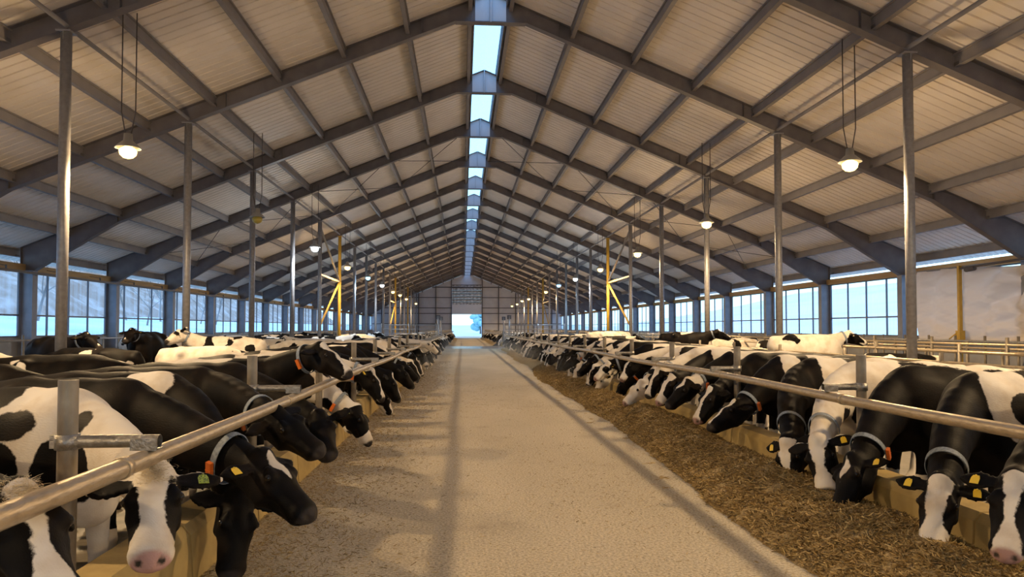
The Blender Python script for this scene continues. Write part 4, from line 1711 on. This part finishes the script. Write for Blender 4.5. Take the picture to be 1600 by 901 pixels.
hero('pale pinkish white cow raising its head over the far left rail', (-2.2, 26.5), -5, (670, 536), 26.5, (684, 551), 26.5,
     (CW, []), 'white', None, tags='--', group=GL, res=0.025)

# ---- right row, nearest first
hero('black cow with a white nose cut off by the right edge of the view', (4.1, 4.6), 190, (1588, 752), 4.15, (1572, 866), 3.95,
     (CB, []), 'blaze', TOCAM_R, pink=0.7, tags='y-', group=GR, res=0.014, head_w=0.95)
hero('black-necked cow with a white blaze and white shoulder, yellow tags in both ears', (4.02, 5.55), 196, (1472, 756), 4.85, (1456, 848), 4.68,
     (CB, [(1, (0.25, 0.25, 1.25), (0.36, 0.5, 0.34)), (-1, (0.30, 0.28, 1.18), (0.13, 0.3, 0.12)), (-1, (-0.02, 0.15, 1.38), (0.14, 0.3, 0.2)), (1, (-0.5, 0, 1.3), (0.4, 0.5, 0.4))]),
     'wide', TOCAM_R, tags='yy', collar=True, group=GR, res=0.013, head_w=0.95)
hero('black cow with a short white forehead stripe and grey collar, nose in the feed', (4.1, 6.55), 192, (1336, 722), 5.95, (1312, 796), 5.75,
     (CB, [(1, (-0.35, 0, 1.42), (0.5, 0.14, 0.10))]), 'star', (-0.95, -0.25, 0.35), tags='-y', collar=True, box=3.6, group=GR, res=0.013)
hero('white-faced cow with a blue collar between two black cows at the right rail', (4.1, 7.45), 190, (1279, 690), 6.45, (1291, 766), 6.2,
     (CW, [(-1, (0.95, 0.15, 0.95), (0.2, 0.3, 0.13)), (-1, (0.58, 0.28, 0.95), (0.12, 0.2, 0.12)), (-1, (-0.1, 0.1, 1.36), (0.2, 0.16, 0.10))]),
     'wide', TOCAM_R, tags='-y', collar=True, group=GR, res=0.014, head_w=1.0)
hero('dark cow with a broad white blaze, first beyond the nearest right rail post', (4.05, 8.3), 190, (1232, 690), 7.05, (1238, 754), 6.9,
     (CB, [(1, (0.30, 0.2, 1.30), (0.2, 0.5, 0.3)), (1, (-0.4, 0.0, 1.3), (0.3, 0.5, 0.2))]), 'wide', (-0.9, -0.45, 0.3), tags='y-', collar=True, group=GR, res=0.014)
hero('black cow in profile with a thin white face line and white jaw streak', (4.1, 9.25), 186, (1152, 634), 8.9, (1101, 675), 8.75,
     (CB, [(1, (0.42, 0.2, 1.25), (0.13, 0.5, 0.4)), (1, (0.0, 0.2, 1.3), (0.25, 0.4, 0.2))]), 'stripe', (-0.8, -0.1, 0.75), tags='--', collar=True, box=3.5, group=GR)
hero('black cow with a full white blaze and pale nose, before the profile cow', (4.1, 10.1), 186, (1115, 611), 9.5, (1083, 668), 9.35,
     (CB, []), 'blaze', (-0.95, -0.3, 0.5), pink=0.6, tags='--', group=GR)
hero('black cow with an orange collar box and a white forehead, muzzle down', (4.1, 11.0), 186, (1076, 598), 10.6, (1038, 641), 10.5,
     (CW, [(-1, (0.75, 0, 1.05), (0.4, 0.5, 0.5)), (-1, (0.25, 0.25, 1.05), (0.2, 0.3, 0.2))]), 'star', (-0.8, -0.3, 0.75), tags='--', collar=True, box=3.5, group=GR)
hero('dark cow with a pale nose and white forehead next to the orange box', (4.1, 11.85), 186, (1053, 590), 11.2, (1026, 634), 11.1,
     (CB, [(1, (0.35, 0.1, 1.35), (0.2, 0.4, 0.2))]), 'wide', (-0.9, -0.3, 0.6), pink=0.6, tags='--', group=GR)
hero('black cow with a white patch high on its forehead leaning into the feed', (4.1, 12.7), 186, (1031, 580), 12.1, (1012, 620), 12.0,
     (CW, [(-1, (0.2, 0.2, 1.15), (0.35, 0.4, 0.25)), (-1, (0.8, 0, 1.0), (0.3, 0.5, 0.2))]), 'blaze', None, tags='-y', collar=True, group=GR, res=0.02)
hero('white-headed cow eating low in the feed among black neighbours', (4.05, 13.5), 186, (1003, 600), 12.9, (974, 633), 12.8,
     (CW, [(-1, (0.3, 0.2, 1.2), (0.3, 0.4, 0.3))]), 'white', (-0.9, -0.3, 0.6), pink=0.5, tags='--', collar=True, group=GR, res=0.02)
hero('white-bodied cow with a black-sided white face looking down at the feed', (4.1, 14.4), 186, (990, 562), 14.3, (970, 597), 14.2,
     (CW, [(-1, (0.35, 0.25, 1.2), (0.28, 0.3, 0.2)), (-1, (0.9, 0, 1.0), (0.2, 0.4, 0.25))]), 'wide', None, pink=0.4, tags='-y', group=GR, res=0.02)
hero('white-faced cow with a large black eye patch, eating at the right rail', (4.1, 16.2), 186, (952, 568), 16.3, (922, 601), 16.2,
     (CB, [(1, (0.1, 0.2, 1.3), (0.3, 0.5, 0.3))]), 'patch', (-0.8, -0.3, 0.75), pink=0.6, tags='-y', collar=True, group=GR, res=0.02)

# ---- the rest of both rows: a few poses, copied, each with its own coat
POSES = [((1.18, 0.0, 0.82), (1.40, 0.05, 0.38), 'blaze'), ((1.14, 0.20, 0.76), (1.30, 0.36, 0.32), 'wide'), ((1.14, -0.20, 0.76), (1.32, -0.34, 0.32), 'none'),
         ((1.24, 0.05, 0.94), (1.58, 0.12, 0.60), 'star'), ((1.16, 0.12, 0.66), (1.30, 0.20, 0.22), 'patch'), ((1.22, -0.06, 0.86), (1.46, -0.10, 0.46), 'stripe'),
         ((1.12, -0.30, 0.80), (1.34, -0.52, 0.40), 'muzzle'), ((1.20, 0.1, 0.72), (1.40, 0.1, 0.27), 'white')]
PROTO, INFO, FARP = [], [], []
for P, N, st in POSES:
    me, info = cow_mesh('cow', P, N, 0.024, None, None, st)
    PROTO.append(me)
    INFO.append(info)
    FARP.append(cow_mesh('cow', P, N, 0.04, None, None, st)[0])
FACE = {'blaze': 'a white blaze', 'wide': 'a broad white face', 'none': 'a dark face', 'star': 'a forehead star', 'patch': 'dark eye patches', 'stripe': 'a thin face stripe',
        'muzzle': 'a white muzzle', 'white': 'a white face'}


def coat_word(w):
    return 'mostly black' if w < -0.07 else ('mostly white' if w > 0.07 else 'black and white')


rr = random.Random(42)


def row(sgn, y0, y1, first):
    y = y0
    n = first
    word = side_word[sgn]
    while y < y1:
        n += 1
        p = rr.randrange(len(POSES))
        far = y > 30
        cow = link_mesh('cow', FARP[p] if far else PROTO[p])
        yaw = math.radians((-6 if sgn < 0 else 186) + rr.uniform(-5, 5))
        w = rr.choice([-0.16, -0.11, -0.08, -0.03, 0.0, 0.04, 0.09])
        cow['coat_seed'] = rr.uniform(0, 50)
        cow['coat_white'] = w
        X = (-2.66 if sgn < 0 else 4.50) + rr.uniform(-0.08, 0.08)
        place(cow, X, y, yaw, rr.uniform(0.96, 1.03))
        if not far:
            dress(cow, INFO[p], True, rr.choice(['yy', 'y-', '-y', 'yy']), rr.random() < 0.6, (-0.3 if sgn < 0 else 3.45) if rr.random() < 0.4 else None)
        sec = 'left' if sgn < 0 else 'right'
        if y < GAP1:
            lab = '%s cow with %s, %s in the %s feeding row' % (coat_word(w), FACE[POSES[p][2]], ordinal(n), sec)
        else:
            lab = '%s cow with %s, %s past the alley on the %s' % (coat_word(w), FACE[POSES[p][2]], ordinal(n), sec)
        tag(cow, lab, 'cow', GL if sgn < 0 else GR)
        y += rr.uniform(0.89, 1.03)
    return n


n_ = row(-1, 16.4, 25.9, 14)
row(-1, 27.3, GAP0 - 1.2, n_ + 1)
row(-1, GAP1 + 1.2, Y1 - 5, 0)
row(1, 15.25, 15.3, 12)
row(1, 17.1, GAP0 - 1.2, 14)
row(1, GAP1 + 1.2, Y1 - 5, 0)
row(-1, 10.75, 10.8, 8)
row(-1, 13.65, 13.7, 11)
row(-1, 14.5, 14.6, 12)

# ---- cows standing and resting further back
UP = [((0.98, 0.02, 1.46), (1.38, 0.05, 1.24), 'blaze'), ((0.98, 0.22, 1.54), (1.10, 0.62, 1.33), 'patch'), ((0.95, -0.25, 1.36), (1.25, -0.55, 1.12), 'none'), ((1.05, 0.1, 1.18), (1.44, 0.2, 0.92), 'wide')]
UPM = [cow_mesh('cow', P, N, 0.028, None, None, st) for P, N, st in UP]


def stander(x, y, yaw, p, w, seed, label, z=COWZ, dressy=True):
    me, info = UPM[p]
    cow = link_mesh('cow', me)
    cow['coat_seed'] = seed
    cow['coat_white'] = w
    place(cow, x, y, math.radians(yaw), 1.0, z)
    if dressy:
        dress(cow, info, True, 'yy', True, None)
    tag(cow, label, 'cow', 'cows standing behind the feeding rows')
    return cow


stander(-5.6, 17.9, 178, 1, 0.03, 3.1, 'pale patchy cow in the left stalls lifting its head towards the camera', -0.05)
stander(-7.9, 19.2, -90, 0, -0.2, 8.3, 'black cow in the left stalls, both ears spread, head against the window', 0.06)
stander(-8.2, 15.6, -35, 0, -0.2, 5.5, 'black cow with its head up beside the nearest left roof post', -0.02)
stander(-4.9, 7.6, -4, 3, -0.12, 1.7, 'dark cow with a white flank patch standing behind the near white cow')
stander(-7.4, 11.5, 4, 3, 0.17, 2.9, 'cream white cow standing at the left edge of the view')
stander(-6.6, 13.6, 172, 3, -0.14, 6.1, 'dark brown-black cow standing just behind the cream white one')
stander(-5.3, 10.2, 3, 3, -0.15, 7.7, 'black cow standing broadside behind the second left rail post')
stander(-5.0, 14.8, -8, 3, 0.09, 9.2, 'pale cow standing broadside behind the raised black head')
stander(-4.6, 21.6, 175, 3, 0.11, 4.4, 'white-backed cow behind the left feeding row near the second roof post')
stander(-6.3, 24.4, 5, 3, 0.13, 12.4, 'yellow-lit pale cow behind the left feeding row near the third roof post')
stander(8.45, 17.6, -6, 0, 0.13, 15.2, 'pale cow with a dark head facing right in the right stalls', 0.0)
stander(7.6, 24.6, -30, 0, -0.04, 16.9, 'cow with a pale collar patch and black head raised in the right stalls', 0.02)
stander(8.6, 14.3, 170, 3, -0.06, 11.3, 'low dark cow resting beside the stall pipes on the right', -0.35)
stander(6.5, 33.5, 20, 3, 0.18, 18.1, 'yellow-lit pale cow resting far down the right stalls', 0.0)
stander(7.4, 36.0, 200, 3, 0.16, 19.3, 'pale yellowish cow beyond the other yellow-lit one on the right', 0.0)
spots = []
for i in range(26):
    sgn = -1 if i < 16 else 1
    x = rr.uniform(-12.5, -5.0) if sgn < 0 else rr.uniform(6.4, 11.5)
    y = 23 + (i if sgn < 0 else i - 16) * (2.1 if sgn < 0 else 3.2) + rr.uniform(-0.5, 0.5)
    if abs(x - (POST_L if sgn < 0 else POST_R)) < 0.9:
        x += 1.6 * (1 if rr.random() < 0.5 else -1)
    if any((x - a) ** 2 + (y - c) ** 2 < 4.6 for a, c in spots):
        x += 2.4 if x < (-8 if sgn < 0 else 9) else -2.4
    spots.append((x, y))
    w = rr.choice([-0.16, -0.1, 0.0, 0.08, 0.12])
    k = i + 1 if sgn < 0 else i - 15
    stander(x, y, rr.choice([0, 180]) + rr.uniform(-14, 14), rr.choice([3, 3, 0, 2]), w, rr.uniform(0, 50),
            '%s cow standing in the %s stalls, %s of those towards the far end' % (coat_word(w), side_word[sgn], ordinal(k)), COWZ, False)


# ------------------------------------------------------------------ breath mist hanging over the feed
def mist(x0, x1, y0, y1, z1, dens, seed, label):
    m = bpy.data.materials.new('breath_mist')
    m.use_nodes = True
    nt = m.node_tree
    nt.nodes.remove(nt.nodes['Principled BSDF'])
    tc = nt.nodes.new('ShaderNodeTexCoord')
    mp = nt.nodes.new('ShaderNodeMapping')
    mp.inputs['Location'].default_value = (seed, 0, 0)
    n = nt.nodes.new('ShaderNodeTexNoise')
    n.inputs['Scale'].default_value = 0.7
    n.inputs['Detail'].default_value = 3
    mr = nt.nodes.new('ShaderNodeMapRange')
    mr.inputs['From Min'].default_value = 0.46
    mr.inputs['From Max'].default_value = 0.72
    mr.inputs['To Max'].default_value = dens
    # thin out towards the sides and the top of the bank
    sep = nt.nodes.new('ShaderNodeSeparateXYZ')
    nt.links.new(tc.outputs['Generated'], sep.inputs[0])
    mul = mr.outputs[0]
    for ax, sharp in (('X', 1.0), ('Y', 3.0), ('Z', 1.0)):
        a = nt.nodes.new('ShaderNodeMath')
        a.operation = 'PINGPONG'
        a.inputs[1].default_value = 0.5
        nt.links.new(sep.outputs[ax], a.inputs[0])
        r2 = nt.nodes.new('ShaderNodeMapRange')
        r2.interpolation_type = 'SMOOTHSTEP'
        r2.inputs['From Max'].default_value = 0.5 / sharp
        nt.links.new(a.outputs[0], r2.inputs[0])
        k = nt.nodes.new('ShaderNodeMath')
        k.operation = 'MULTIPLY'
        nt.links.new(mul, k.inputs[0])
        nt.links.new(r2.outputs[0], k.inputs[1])
        mul = k.outputs[0]
    v = nt.nodes.new('ShaderNodeVolumeScatter')
    v.inputs['Color'].default_value = (0.95, 0.97, 1.0, 1)
    nt.links.new(tc.outputs['Object'], mp.inputs[0])
    nt.links.new(mp.outputs[0], n.inputs['Vector'])
    nt.links.new(n.outputs[0], mr.inputs[0])
    nt.links.new(mul, v.inputs['Density'])
    nt.links.new(v.outputs[0], nt.nodes['Material Output'].inputs['Volume'])
    o = MB().box(x0, x1, y0, y1, 0.02, z1).build('breath_mist', m)
    tag(o, label, 'mist', None, 'stuff')


mist(1.9, 3.9, 18, 58, 0.95, 0.20, 3.0, 'thin bluish breath mist over the feed along the right row')
mist(-1.9, 0.2, 16, 58, 0.95, 0.08, 8.0, 'thin bluish breath mist in front of the left row')
